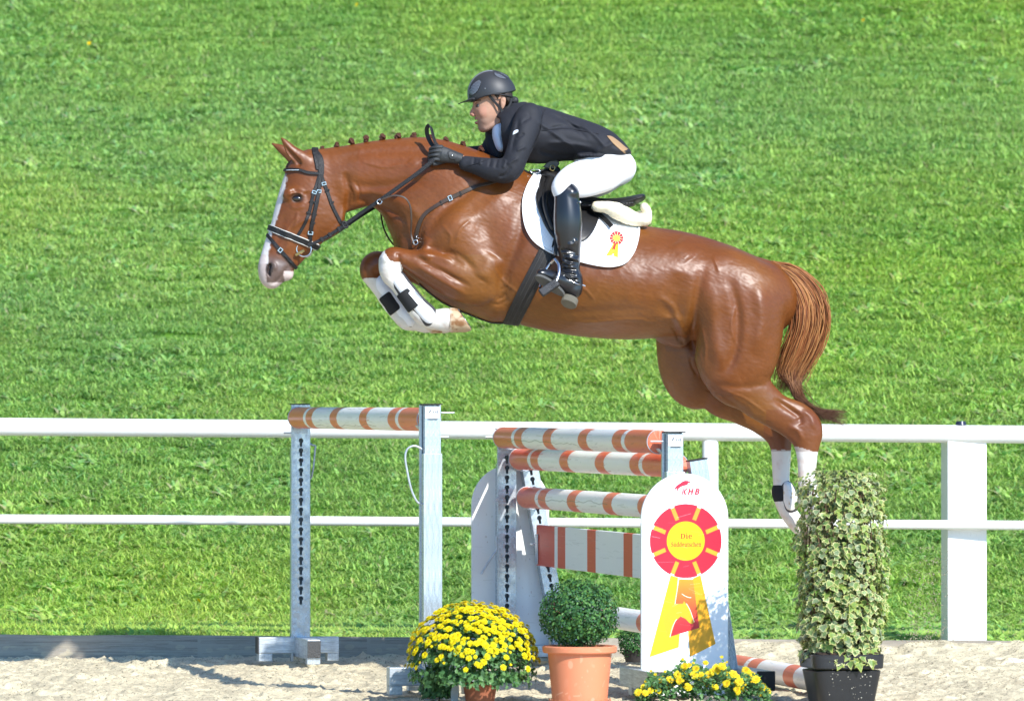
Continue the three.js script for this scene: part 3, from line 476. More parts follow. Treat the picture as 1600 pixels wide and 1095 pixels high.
// a strap lying on a sculpted body: pts are [x, y, z] on or off the skin, normals point away from it
function ribbon(pts, nor, width, thick, closed = false) {
  const n = pts.length, pos = [], idx = [], uv = []; let len = 0;
  for (let i = 0; i < n; i++) {
    const a = pts[Math.max(0, i - 1)], b = pts[Math.min(n - 1, i + 1)], t = b.clone().sub(a).normalize(), N = nor[i].clone(); N.addScaledVector(t, -N.dot(t)).normalize(); const B = t.clone().cross(N), w = (Array.isArray(width) ? lerp(width[0], width[1], i / (n - 1)) : width) / 2, b2 = w * 0.82;
    if (i) len += pts[i].distanceTo(pts[i - 1]);
    const p = pts[i], put = (u, v) => { const q = p.clone().addScaledVector(B, u).addScaledVector(N, v); pos.push(q.x, q.y, q.z); uv.push(len, u); };
    put(-w, 0); put(-w, thick * 0.55); put(-b2, thick); put(b2, thick); put(w, thick * 0.55); put(w, 0);
    if (i) { const o = (i - 1) * 6; for (let k = 0; k < 6; k++) { const k2 = (k + 1) % 6; idx.push(o + k, o + 6 + k, o + k2, o + k2, o + 6 + k, o + 6 + k2); } }
  }
  const e = (n - 1) * 6; if (!closed) idx.push(0, 1, 2, 0, 2, 3, 0, 3, 4, 0, 4, 5, e, e + 2, e + 1, e, e + 3, e + 2, e, e + 4, e + 3, e, e + 5, e + 4);
  const g = new THREE.BufferGeometry(); g.setAttribute('position', new THREE.Float32BufferAttribute(pos, 3)); g.setAttribute('uv', new THREE.Float32BufferAttribute(uv, 2)); g.setIndex(idx); const c = toCreasedNormals(g, 0.6); return c;
}
const toWorld = (geo) => { const p = geo.attributes.position; for (let i = 0; i < p.count; i++) { const q = W(p.getX(i), p.getY(i), p.getZ(i)); p.setXYZ(i, q.x, q.y, q.z); } const nn = geo.attributes.normal; if (nn) for (let i = 0; i < nn.count; i++) nn.setY(i, -nn.getY(i)); if (geo.index) { const I = geo.index.array; for (let t = 0; t < I.length; t += 3) { const q = I[t]; I[t] = I[t + 1]; I[t + 1] = q; } } else flip(geo); return geo; };
function flip(g) { for (const k of Object.keys(g.attributes)) { const a = g.attributes[k], s = a.itemSize, A = a.array; for (let t = 0; t < a.count; t += 3) for (let c = 0; c < s; c++) { const q = A[t * s + c]; A[t * s + c] = A[(t + 1) * s + c]; A[(t + 1) * s + c] = q; } } return g; }
// lay a line of [x, y] points on the skin of body b, seen from one side
function lay(b, line, side = 1, lift = 0.6, per = 8) {
  const P = resample(line.map((p) => [p[0], p[1]]), per), pts = [], nor = []; let z = null, last = null;
  const zs = P.map(([x, y]) => b.surfZ(x, y, side)); let first = zs.find((v) => !Number.isNaN(v)) ?? 0;
  let prev = first; const zz = zs.map((v) => (Number.isNaN(v) ? prev : (prev = v)));
  const sm = zz.map((v, i) => (zz[Math.max(0, i - 1)] + v * 2 + zz[Math.min(zz.length - 1, i + 1)]) / 4);
  P.forEach(([x, y], i) => { const g = b.grad(x, y, sm[i], 3); const nn = g.length() > 0.5 ? g : V(0, 0, side); pts.push(V(x, y, sm[i]).addScaledVector(nn, lift)); nor.push(nn); });
  return [pts, nor];
}
// loop round body b in the plane that holds a, b2 and the z axis; angles measured from a over the near side to b2 (pi) and back
function loop(b, a, b2, { from = 0, to = Math.PI * 2, n = 48, zc = 0, lift = 0.6, reach = 1.5 } = {}) {
  const cx = (a[0] + b2[0]) / 2, cy = (a[1] + b2[1]) / 2, L = Math.hypot(a[0] - b2[0], a[1] - b2[1]) / 2, ux = (a[0] - cx) / L, uy = (a[1] - cy) / L, pts = [], nor = [];
  for (let i = 0; i <= n; i++) { const t = lerp(from, to, i / n), c = Math.cos(t), s = Math.sin(t); let r = L * reach; for (; r > 2; r -= 0.4) if (b.val(cx + ux * c * r, cy + uy * c * r, zc + s * r) < 0) break; const p = V(cx + ux * c * r, cy + uy * c * r, zc + s * r), g = b.grad(p.x, p.y, p.z, 3); const nn = g.length() > 0.5 ? g : V(ux * c, uy * c, s); pts.push(p.addScaledVector(nn, lift)); nor.push(nn); }
  return [pts, nor];
}
// a sheet with outline poly (star-shaped about c) draped on the body, thick mm outward
function drape(zf, poly, c, { lift = 1, thick = 2, rings = 22, n = 120, round = 1.5, uvBox, bulge = 0 } = {}) {
  const B = resample([...poly, poly[0]], Math.ceil(n / poly.length)); B.pop(); const m = B.length, pos = [], uv = [], idx = [];
  const put = (x, y, z) => { pos.push(x, y, z); if (uvBox) uv.push((x - uvBox[0]) / (uvBox[2] - uvBox[0]), 1 - (y - uvBox[1]) / (uvBox[3] - uvBox[1])); else uv.push(x / S0, -y / S0); };
  const layer = (off, sh) => { for (let r = 0; r <= rings; r++) for (let i = 0; i < m; i++) { const t = r / rings; let x = c[0] + (B[i][0] - c[0]) * t, y = c[1] + (B[i][1] - c[1]) * t; if (r === rings && sh) { const l = Math.hypot(x - c[0], y - c[1]); x -= (x - c[0]) / l * sh; y -= (y - c[1]) / l * sh; } put(x, y, zf(x, y) + off + bulge * (1 - t * t)); } };
  layer(lift + thick, round); layer(lift, 0); const K = (rings + 1) * m;
  for (let r = 0; r < rings; r++) for (let i = 0; i < m; i++) { const a = r * m + i, b = r * m + (i + 1) % m, d = a + m, e = b + m; idx.push(a, d, b, b, d, e, K + a, K + b, K + d, K + b, K + e, K + d); }
  const o = rings * m; for (let i = 0; i < m; i++) { const a = o + i, b = o + (i + 1) % m; idx.push(a, K + a, b, b, K + a, K + b); }
  const g = new THREE.BufferGeometry(); g.setAttribute('position', new THREE.Float32BufferAttribute(pos, 3)); g.setAttribute('uv', new THREE.Float32BufferAttribute(uv, 2)); g.setIndex(idx); return toCreasedNormals(g, 0.9);
}
// smooth depth map of a body over a region, holes filled from the neighbours
function depthMap(b, x0, y0, x1, y1, side = 1, step = 4, blur = 2) {
  const nx = Math.ceil((x1 - x0) / step) + 1, ny = Math.ceil((y1 - y0) / step) + 1; let a = new Float64Array(nx * ny);
  for (let j = 0; j < ny; j++) for (let i = 0; i < nx; i++) a[j * nx + i] = b.surfZ(x0 + i * step, y0 + j * step, side);
  for (let it = 0; it < 40; it++) { let miss = 0; const c = a.slice(); for (let j = 0; j < ny; j++) for (let i = 0; i < nx; i++) if (Number.isNaN(a[j * nx + i])) { let s = 0, n = 0; for (const [u, v] of [[1, 0], [-1, 0], [0, 1], [0, -1]]) { const p = i + u, q = j + v; if (p >= 0 && q >= 0 && p < nx && q < ny && !Number.isNaN(a[q * nx + p])) { s += a[q * nx + p]; n++; } } if (n) c[j * nx + i] = s / n - side * 3; else miss++; } a = c; if (!miss) break; }
  for (let it = 0; it < blur; it++) { const c = a.slice(); for (let j = 1; j < ny - 1; j++) for (let i = 1; i < nx - 1; i++) c[j * nx + i] = (a[j * nx + i] * 2 + a[j * nx + i - 1] + a[j * nx + i + 1] + a[(j - 1) * nx + i] + a[(j + 1) * nx + i]) / 6; a = c; }
  return (x, y) => { const gx = clamp((x - x0) / step, 0, nx - 1.001), gy = clamp((y - y0) / step, 0, ny - 1.001), i = Math.floor(gx), j = Math.floor(gy), u = gx - i, v = gy - j; return lerp(lerp(a[j * nx + i], a[j * nx + i + 1], u), lerp(a[(j + 1) * nx + i], a[(j + 1) * nx + i + 1], u), v); };
}
// ---------------------------------------------------------------- the horse
const horse = thing('horse', 'chestnut horse with white blaze, braided mane and white socks, leaping over the jump', 'horse', W(930, 820, 0));
const NZ = 60, FZ_ = -60;                                 // depth of the near and far forelegs
const foreNear = [
  chain([[748, 330, 690, 400, 50, 42], [742, 372, 752, 474, 34, 56], [712, 389, 735, 472, 29, 62], [682, 392, 693, 455, 25, 63], [647, 391.5, 652, 431.5, 19, 63], [618, 388, 628, 421, 18, 62], [597, 396, 631, 421, 18, 62], [592, 420, 631, 423, 17.5, 62], [597, 436, 631, 428, 14.5, 61], [606, 447, 632, 430, 12.5, 61], [622, 468, 645, 453, 12, 60], [636, 488, 660, 473, 13, 60], [649, 503, 679, 484, 16.5, 60], [668, 514, 687, 486, 15, 60], [685, 518, 692, 482, 15.5, 60], [700, 520, 700, 481, 19, 60]], { k: 7 }),
];
const foreFar = [chain([[745, 330, 690, 400, 50, -42], [735, 375, 745, 470, 34, -56], [695, 392, 705, 465, 28, -60], [640, 394, 650, 440, 20, -60], [590, 391, 602, 428, 18, -60], [566, 400, 598, 426, 18, -60], [560, 420, 594, 428, 17, -60], [566, 436, 597, 430, 14, -60], [575, 450, 603, 435, 12.5, -60], [592, 474, 615, 460, 12, -60], [607, 494, 631, 480, 13, -60], [620, 507, 650, 492, 16, -60], [640, 514, 658, 488, 15, -60], [656, 519, 662, 486, 15, -60], [668, 520, 669, 484, 19, -60]], { k: 7 })];
const hind = (s, pts, k = 12) => chain(pts.map((p) => [p[0], p[1], p[2], p[3], p[4], p[5] * s]), { k });
const horseChains = [
  chain([[498, 233, 528, 338, 27, 2], [541, 226, 556, 328, 31, 0], [586, 219, 590, 323, 34, 0], [640, 214.5, 622, 345, 41, 0], [698, 219, 643, 378, 53, 0], [766, 242, 662, 428, 68, 0], [830, 269, 716, 470, 82, 0], [880, 302, 790, 501, 92, 0], [945, 335, 868, 518, 96, 0], [1005, 352, 948, 527, 97, 0], [1060, 359, 1028, 527, 93, 0], [1108, 372, 1085, 532, 88, 0], [1150, 389, 1135, 540, 82, 0], [1186, 408, 1188, 530, 66, 0]], { k: 14 }),
  // chest, withers crest
  chain([[652, 352, 662, 432, 44, 0], [700, 405, 718, 476, 56, 0], [760, 440, 786, 502, 60, 0]], { k: 14 }),
  // head
  chain([[450, 255, 530, 297, 27, 3], [443, 280, 531, 340, 32, 4], [430.5, 319, 519, 363, 30, 6], [422, 350, 496, 382, 24, 9], [413, 376, 478, 401, 20, 11], [406.5, 398, 463, 414, 18.5, 12], [402.5, 414, 453, 427, 20, 13], [406, 431, 441, 438, 17, 13]], { k: 5 }),
  ball(502, 338, 15, 36, 15, { k: 8 }), ball(502, 338, -10, 36, 15, { k: 8 }),
  ball(449, 429, 13, 9.5, 11, { k: 6 }), ball(425, 440, 13, 10.5, 14, { k: 4 }),
  ball(434, 421, 22, 13, 9, { k: 6 }),
  ball(452, 305, 27, 10, 9, { k: 5 }), ball(452, 305, -19, 10, 9, { k: 5 }),
  // ears
  chain([[470, 264, 491, 246, 10, 17], [460, 256, 481, 240, 9, 18], [449, 245, 468.5, 233.5, 8, 19], [443, 233, 458, 226, 6, 20], [439.5, 223, 449, 219.5, 4.2, 20], [437, 215.5, 440, 214, 2, 20]], { k: 3 }),
  chain([[453, 258, 474, 254, 8, -14], [445, 249, 462, 240, 8, -17], [432, 236, 446, 228, 6, -19], [421, 223.5, 424, 222, 2, -20]], { k: 3 }),
  ...foreNear, ...foreFar,
  // haunches and hind legs
  hind(1, [[1078, 432, 1172, 434, 44, 36], [1078, 480, 1216, 456, 46, 42], [1083, 510, 1223.5, 486, 45, 44], [1082, 550, 1217, 545, 40, 46], [1098, 590, 1203, 575, 34, 46], [1130, 618, 1203, 592, 27, 44], [1154, 638, 1212, 605, 22, 42], [1186, 658, 1232, 624, 18, 40], [1213, 675, 1259, 634, 16, 38], [1232, 690, 1274, 645, 15.5, 37], [1241, 701, 1276.5, 667, 15, 36], [1243.5, 716, 1276, 700, 13.5, 35], [1244.5, 735, 1275, 733, 12.5, 35], [1245, 765, 1275, 765, 12.5, 35], [1246, 786, 1283, 786, 15, 35], [1256, 806, 1285, 800, 14, 35], [1268, 825, 1292, 815, 15, 35]]),
  hind(1, [[1045, 470, 1130, 560, 34, -42], [1028, 530, 1140, 560, 36, -46], [1031, 566, 1140, 580, 34, -46], [1043, 595, 1140, 590, 30, -45], [1075, 613, 1140, 590, 27, -44], [1100, 632, 1165, 605, 23, -42], [1132, 649, 1185, 615, 19, -41], [1160, 661, 1212, 628, 17, -40], [1182, 675, 1230, 642, 16, -40], [1199, 690, 1236, 662, 15, -40], [1206, 706, 1239, 694, 13.5, -40], [1207.5, 730, 1238, 728, 12.5, -40], [1209, 756, 1238, 756, 12.5, -40], [1210, 780, 1246, 778, 15, -40], [1219, 803, 1248, 796, 14, -40], [1232, 822, 1258, 810, 14.5, -40], [1243, 834, 1266, 820, 15, -40]]),
  // point of buttock, dock, sheath
  ball(1190, 452, 30, 33, 34, { k: 12 }), ball(1190, 452, -30, 33, 34, { k: 12 }),
  chain([[1180, 404, 1186, 432, 22, 0], [1199, 407, 1203, 425, 12, 0], [1216, 412, 1216, 424, 9, 0]], { k: 8 }),
  chain([[1035, 515, 1040, 538, 13, 0], [1060, 515, 1066, 545, 15, 0]], { k: 8 }),
  // shoulder muscle masses
  ball(716, 372, 58, 52, 22, { k: 14 }), ball(716, 372, -58, 52, 22, { k: 14 }),
];
const horseStrokes = [
  { p: [[800, 290], [765, 325], [735, 352]], h: 3, s: 15, side: 0 }, { p: [[775, 262], [735, 300], [692, 335], [664, 372]], h: -4.5, s: 9, side: 0 },
  { p: [[672, 372], [664, 392], [676, 408]], h: 4, s: 9, side: 0 },
  { p: [[820, 320], [812, 370], [792, 420], [770, 470]], h: -5, s: 10, side: 0 }, { p: [[776, 400], [752, 440]], h: 5, s: 18, side: 0 },
  { p: [[690, 392], [720, 402], [748, 430]], h: -2.5, s: 5, side: 1 }, { p: [[648, 402], [690, 425], [740, 452]], h: -4.2, s: 4.5, side: 1, z0: 40 }, { p: [[645, 412], [690, 440], [735, 466]], h: 2.6, s: 5, side: 1, z0: 40 }, { p: [[640, 397], [680, 402], [712, 412]], h: 2.4, s: 6, side: 1, z0: 40 },
  { p: [[598, 400], [606, 412]], h: 2.5, s: 6, side: 1, z0: 40 }, { p: [[622, 396], [626, 414]], h: -2, s: 4, side: 1, z0: 40 },
  { p: [[546, 318], [575, 312], [610, 328], [640, 352]], h: -3.5, s: 6, side: 0 }, { p: [[545, 300], [590, 302], [640, 325], [662, 350]], h: 3, s: 9, side: 0 }, { p: [[535, 262], [560, 290], [600, 292], [650, 285], [700, 290]], h: -2.6, s: 8, side: 0 },
  { p: [[520, 250], [580, 240], [650, 238], [720, 244]], h: -2, s: 7, side: 0 }, { p: [[538, 268], [545, 300], [540, 330]], h: -5, s: 6, side: 0 },
  { p: [[640, 250], [650, 262]], h: 1.4, s: 10, side: 0 },
  { p: [[1062, 425], [1052, 470], [1046, 500]], h: -6, s: 20, side: 0 }, { p: [[1020, 462], [1046, 478], [1060, 508], [1074, 542]], h: 3.4, s: 6, side: 0 }, { p: [[1046, 498], [1062, 525], [1070, 545]], h: -2.6, s: 4, side: 0 },
  { p: [[1056, 376], [1078, 408]], h: 3.6, s: 15, side: 0 }, { p: [[1098, 412], [1086, 470], [1082, 520], [1086, 560]], h: -7, s: 9, side: 0 },
  { p: [[1135, 430], [1150, 490], [1146, 550], [1128, 590]], h: -5.5, s: 8, side: 0 }, { p: [[1112, 440], [1112, 520], [1126, 580]], h: 5.5, s: 13, side: 0 }, { p: [[1180, 440], [1188, 500], [1176, 560]], h: 5.5, s: 13, side: 0 },
  { p: [[1100, 595], [1135, 622], [1175, 650]], h: -2.4, s: 5, side: 1 }, { p: [[1110, 600], [1150, 605], [1205, 600]], h: -2.4, s: 6, side: 1 }, { p: [[1205, 622], [1232, 640], [1254, 655]], h: -4.5, s: 5, side: 1 }, { p: [[1250, 640], [1266, 652], [1270, 672]], h: 2.2, s: 5, side: 1 }, { p: [[1228, 668], [1244, 672], [1252, 690]], h: 2.4, s: 5, side: 1 }, { p: [[1246, 652], [1250, 664]], h: -3, s: 6, side: 1 },
  { p: [[800, 478], [880, 488], [960, 486], [1030, 482]], h: -1.8, s: 8, side: 0 }, { p: [[840, 430], [930, 440], [1010, 432]], h: 2.4, s: 34, side: 0 },
  ...[0, 1, 2, 3, 4, 5, 6].map((i) => ({ p: [[862 + i * 27, 420], [850 + i * 27, 450], [836 + i * 28, 474]], h: 0.8, s: 7, side: 0 })),
  // veins and skin folds
  ...[[[830, 470], [800, 452], [778, 430], [770, 405]], [[690, 352], [705, 372], [700, 388]], [[652, 408], [676, 416], [706, 440]], [[738, 345], [720, 360], [712, 385]], [[1150, 470], [1140, 510], [1150, 545]], [[1128, 612], [1160, 622], [1200, 650]], [[1090, 500], [1100, 540], [1098, 570]], [[470, 338], [456, 350], [444, 372]], [[466, 330], [462, 352]], [[870, 500], [920, 505], [985, 500], [1030, 505]], [[560, 250], [600, 262], [640, 256]], [[1112, 400], [1122, 430]], [[880, 440], [910, 452], [930, 474]]].map((p) => ({ p, h: 1.1, s: 2.6, side: 0 })),
  ...[[[776, 470], [790, 462], [800, 446]], [[768, 476], [782, 476], [796, 466]], [[780, 456], [792, 448], [798, 432]], [[690, 398], [704, 398], [716, 404]], [[1062, 540], [1056, 522], [1044, 506]], [[1078, 556], [1082, 572], [1092, 588]], [[545, 288], [552, 306], [550, 320]], [[556, 284], [562, 300], [560, 316]], [[1100, 606], [1124, 616], [1150, 616]]].map((p) => ({ p, h: -1.3, s: 2.4, side: 0 })),
  // face: cheek crest, brow, lids, jaw edge, lips
  { p: [[492, 340], [470, 348], [455, 360]], h: 2, s: 4, side: 0 }, { p: [[449, 307], [456, 303.5], [466, 303], [479, 309]], h: 3.2, s: 2.6, side: 0 }, { p: [[447, 299], [462, 295], [480, 302]], h: 2, s: 4, side: 0 }, { p: [[452, 322], [464, 326], [478, 322]], h: 1.3, s: 3.5, side: 0 },
  { p: [[478, 300], [486, 318]], h: -2.2, s: 7, side: 0 }, { p: [[448, 330], [440, 360], [432, 388]], h: -1.6, s: 6, side: 0 }, { p: [[442, 345], [452, 375], [446, 398]], h: 1.2, s: 5, side: 0 },
  { p: [[419, 447], [434, 438], [444, 426], [450, 416]], h: -2.4, s: 2.6, side: 0 }, { p: [[535, 300], [537, 335], [525, 358], [505, 374]], h: 1.5, s: 4, side: 0 },
  { p: [[424, 410], [430, 414], [431, 424]], h: 2.6, s: 3.4, side: 0 }, { p: [[470, 365], [490, 372]], h: -1, s: 5, side: 0 },
];
const HB = sculpt({
  chains: horseChains, strokes: horseStrokes, h: 1.6, noiseAmp: 0.7, noiseScale: 0.05, hair: 0.46,
  cuts: [chain([[419, 415, 426, 413, 8, 32], [417, 423, 424, 425, 8, 32], [420, 432, 425, 432, 6, 30]], { k: 2 }), chain([[461, 260, 472, 252, 6, 26], [450, 247, 461, 240, 6, 27], [443.5, 234, 451, 230, 5, 27], [440, 224, 444, 222, 3, 26]], { k: 1.5 }), chain([[440, 248, 450, 244, 5, -6], [430, 235, 437, 231, 4, -10]], { k: 2 }), ball(464, 311, 38, 9, 8, { k: 3 }), ball(464, 311, -30, 9, 8, { k: 3 })],
});
const nearSock = [[584, 404], [597, 386], [602, 392], [606, 404], [614, 410], [626, 412], [632, 424], [668, 478], [688, 480], [718, 480], [716, 530], [630, 530], [580, 440]], farSock = [[540, 436], [562, 437], [575, 432], [606, 434], [640, 480], [700, 470], [700, 530], [600, 530]];
const sock = (x, y, z) => {                               // white markings
  const n = (noise(x * 0.16, y * 0.16, z * 0.1 + 9) - 0.5) * 7;
  if (x > 550 && x < 716 && z > 34 && inside(x + n * 0.5, y, nearSock)) return 1;
  if (x > 550 && x < 700 && z < -34 && inside(x, y + n * 0.6, farSock)) return 1;
  if (x > 1190 && y > 690) return y > (z > 0 ? 698 + (x - 1240) * 0.22 : 703) + n * 0.6 ? 1 : 0;
  return 0;
};
const mix3 = (a, b, t) => [lerp(a[0], b[0], t), lerp(a[1], b[1], t), lerp(a[2], b[2], t)];
const coat = (x, y, z) => {
  const n = fbm(x * 0.02, y * 0.02, z * 0.02 + 3, 3), m = fbm((x + y * 0.5) * 0.16, (y - x * 0.4) * 0.42, z * 0.25, 3), k = 0.82 + 0.36 * n + 0.34 * (m - 0.43);
  let c = mix3([0.155, 0.044, 0.0066], [0.195, 0.072, 0.0125], sstep(0.3, 0.65, fbm(x * 0.012 + 5, y * 0.012, 7, 2))).map((v) => v * k);
  const gold = Math.max(sstep(430, 500, y) * sstep(760, 860, x) * (1 - sstep(1060, 1130, x)), sstep(640, 690, x) * 0); c = mix3(c, [0.2 * k, 0.079 * k, 0.0145 * k], gold * 0.55);
  if (x > 560 && x < 800 && y < 400) c = mix3(c, [0.17 * k, 0.044 * k, 0.0068 * k], 0.5);
  if (x < 545 && y < 460) {                               // head
    const e = (noise(x * 0.3, y * 0.3, z * 0.2) - 0.5) * 3, jaw = x + e, blazeEdge = y < 276 ? 446 + (y - 268) * 0.1 : y < 320 ? 449 - (y - 276) * 0.2 : y < 366 ? 440.5 - (y - 320) * 0.33 : 425.5 - (y - 366) * 0.16;
    const white = y > 268 && y < 412 ? sstep(1.4, -1.4, jaw - blazeEdge) * sstep(266, 280, y) : 0;
    const muz = sstep(392, 412, y + (430 - x) * 0.1) * (1 - sstep(452, 462, x)); c = mix3(c, [0.115, 0.085, 0.075], muz * 0.85 * sstep(403, 421, x + 2));
    c = mix3(c, [0.64, 0.6, 0.58], white);
    if (y > 398) { const pink = sstep(1.5, -1.5, jaw - (415.5 + 0.02 * (y - 398))) + sstep(443.6, 445.5, jaw - (y < 424 ? 40 : 0)) * sstep(421, 425, y) + sstep(441, 443, y + e * 0.6) * sstep(447, 443, x); c = mix3(c, [0.6, 0.49, 0.45], clamp(pink) * 0.85); }
    if (Math.hypot((x - 421.5) * 1.5, y - 421) < 9 && z > 16) c = mix3(c, [0.03, 0.02, 0.018], 0.85);
    const eyeD = Math.hypot(x - 465, (y - 310.5) * 1.35); c = mix3(c, [0.05, 0.03, 0.022], sstep(13, 7.5, eyeD) * 0.8);
    if (y < 262 && x < 480) c = mix3(c, [0.15, 0.05, 0.018], 0.3);
  }
  const s = sock(x, y, z); if (s) { const g = fbm(x * 0.1, y * 0.1, z * 0.1, 3); c = mix3([0.7, 0.665, 0.6], [0.62, 0.5, 0.42], sstep(0.42, 0.7, g) * (y > 495 || y > 760 ? 0.9 : 0.4)); if (x < 605 && y < 425 && z > 25 && x < 600) c = mix3(c, [0.55, 0.55, 0.58], 0.5); }
  if (y > 522 && y < 548 && x > 1020 && x < 1078 && Math.abs(z) < 22) c = mix3(c, [0.1, 0.055, 0.04], 0.4);
  if (y > 640 && y < 705 && x > 1195) c = mix3(c, [0.14, 0.036, 0.014], 0.45);
  return c;
};
const coatMat = phys({ vertexColors: true, roughness: 0.42, specularIntensity: 0.95 });
mesh('body', own(horse, rewind(HB.geometry(coat))), coatMat, horse);
// eyes
for (const s of [1, -1]) mesh('eye', own(horse, toWorld(new THREE.SphereGeometry(6.8, 24, 16).scale(1.2, 0.78, 0.8).rotateZ(0.12).translate(465, 311, s > 0 ? 30 : -24))), phys({ color: rgb(0.012, 0.007, 0.005), roughness: 0.08, clearcoat: 1 }), horse);
// hooves: wall and sole
const hoofMat = std({ vertexColors: true, roughness: 0.55 });
function hoof(pts, planes, dark) { const b = sculpt({ chains: [chain(pts, { k: 2 })], planes, h: 1.1 }); return b.geometry((x, y, z, g) => { const n = fbm(x * 0.14, y * 0.17, z * 0.12, 3); return dark(x, y) ? [0.2 * n + 0.1, 0.17 * n + 0.07, 0.13 * n + 0.05] : mix3(mix3([0.5, 0.36, 0.22], [0.26, 0.12, 0.045], sstep(0.35, 0.6, n)), [0.66, 0.6, 0.5], (x > 690 ? sstep(712, 703, x + n * 8) : sstep(680, 671, x + n * 8))); }); }
const foreHoof = (dx, dy, z) => hoof([[703 + dx, 480.5 + dy, 702 + dx, 521 + dy, 18.5, z], [710 + dx, 482 + dy, 712 + dx, 521 + dy, 19.5, z], [722 + dx, 487 + dy, 727 + dx, 521 + dy, 20, z], [727 + dx, 497 + dy, 733 + dx, 518.5 + dy, 19, z]], [[715 + dx, 483 + dy, z, 31, -21, 0], [703 + dx, 500 + dy, z, -1, 0, 0]], () => false);
mesh('hoof', own(horse, rewind(foreHoof(0, 0, 60))), hoofMat, horse);
mesh('hoof', own(horse, rewind(foreHoof(-32, 0, -60))), hoofMat, horse);
// shoe of the near fore
mesh('horseshoe', own(horse, toWorld(new THREE.TorusGeometry(16, 2, 6, 28, Math.PI * 1.5).rotateZ(-Math.PI * 0.75).scale(1, 1.05, 0.6).rotateY(Math.PI / 2).rotateZ(-Math.atan2(21, 31)).translate(726, 498.5, 60))), std({ color: rgb(0.35, 0.36, 0.38), roughness: 0.4, metalness: 0.8 }), horse);
for (const [dx, z] of [[36, 35], [11, -40]]) mesh('hoof', own(horse, rewind(hoof([[1232 + dx, 824, 1258 + dx, 812, 17, z], [1240 + dx, 846, 1274 + dx, 832, 20, z], [1243 + dx, 852, 1282 + dx, 842, 20, z]], [[1250 + dx, 852, z, 0.3, 1, 0]], () => true))), hoofMat, horse);
// braided mane buttons along the crest
{
  const hairM = std({ color: rgb(0.1, 0.03, 0.012), roughness: 0.55, bumpMap: rep(fineTex, 4), bumpScale: 0.002 });
  for (const [x, y, s] of [[503, 230, 0.8], [526, 225, 0.9], [549, 219.5, 1], [572, 215, 1], [597.5, 213, 1.05], [621.5, 212.5, 1.1], [646, 211.5, 1.05], [671, 213.5, 1], [697, 218, 1], [723.5, 224, 1], [751, 231.5, 1]]) {
    const r = rng(x * 7 | 0), parts = []; for (let i = 0; i < 3; i++) parts.push(new THREE.TorusKnotGeometry(2.9 * s * (1 - i * 0.14), 1.5 * s, 40, 6, 2, 3).rotateX(r() * 3).rotateY(r() * 3).translate(x + (r() - 0.5) * 1.5, y + 3 - i * 2 * s, 2 + r() * 2)); parts.push(new THREE.SphereGeometry(3.1 * s, 12, 9).translate(x, y, 2), new THREE.CylinderGeometry(2.2 * s, 3.6 * s, 6, 9).translate(x + 0.5, y + 4, 1));
    mesh('mane_braid', own(horse, toWorld(join(parts))), hairM, horse);
  }
}
// forelock lying between the ears
{
  const hairM = std({ color: rgb(0.085, 0.026, 0.011), roughness: 0.5 }), r = rng(41), parts = [];
  for (let i = 0; i < 46; i++) { const a = r(), z = -6 + r() * 14; parts.push(tube([V(474 - a * 8, 246 + r() * 6, z), V(458 - a * 5, 250 + r() * 4, z + 2), V(447 + r() * 4 - 2, 262 + r() * 5, z + 2), V(445 + r() * 5, 272 + r() * 12, z + r() * 4)], 0.5 + r() * 0.4, 8, 4)); }
  mesh('forelock', own(horse, toWorld(join(parts))), hairM, horse);
}
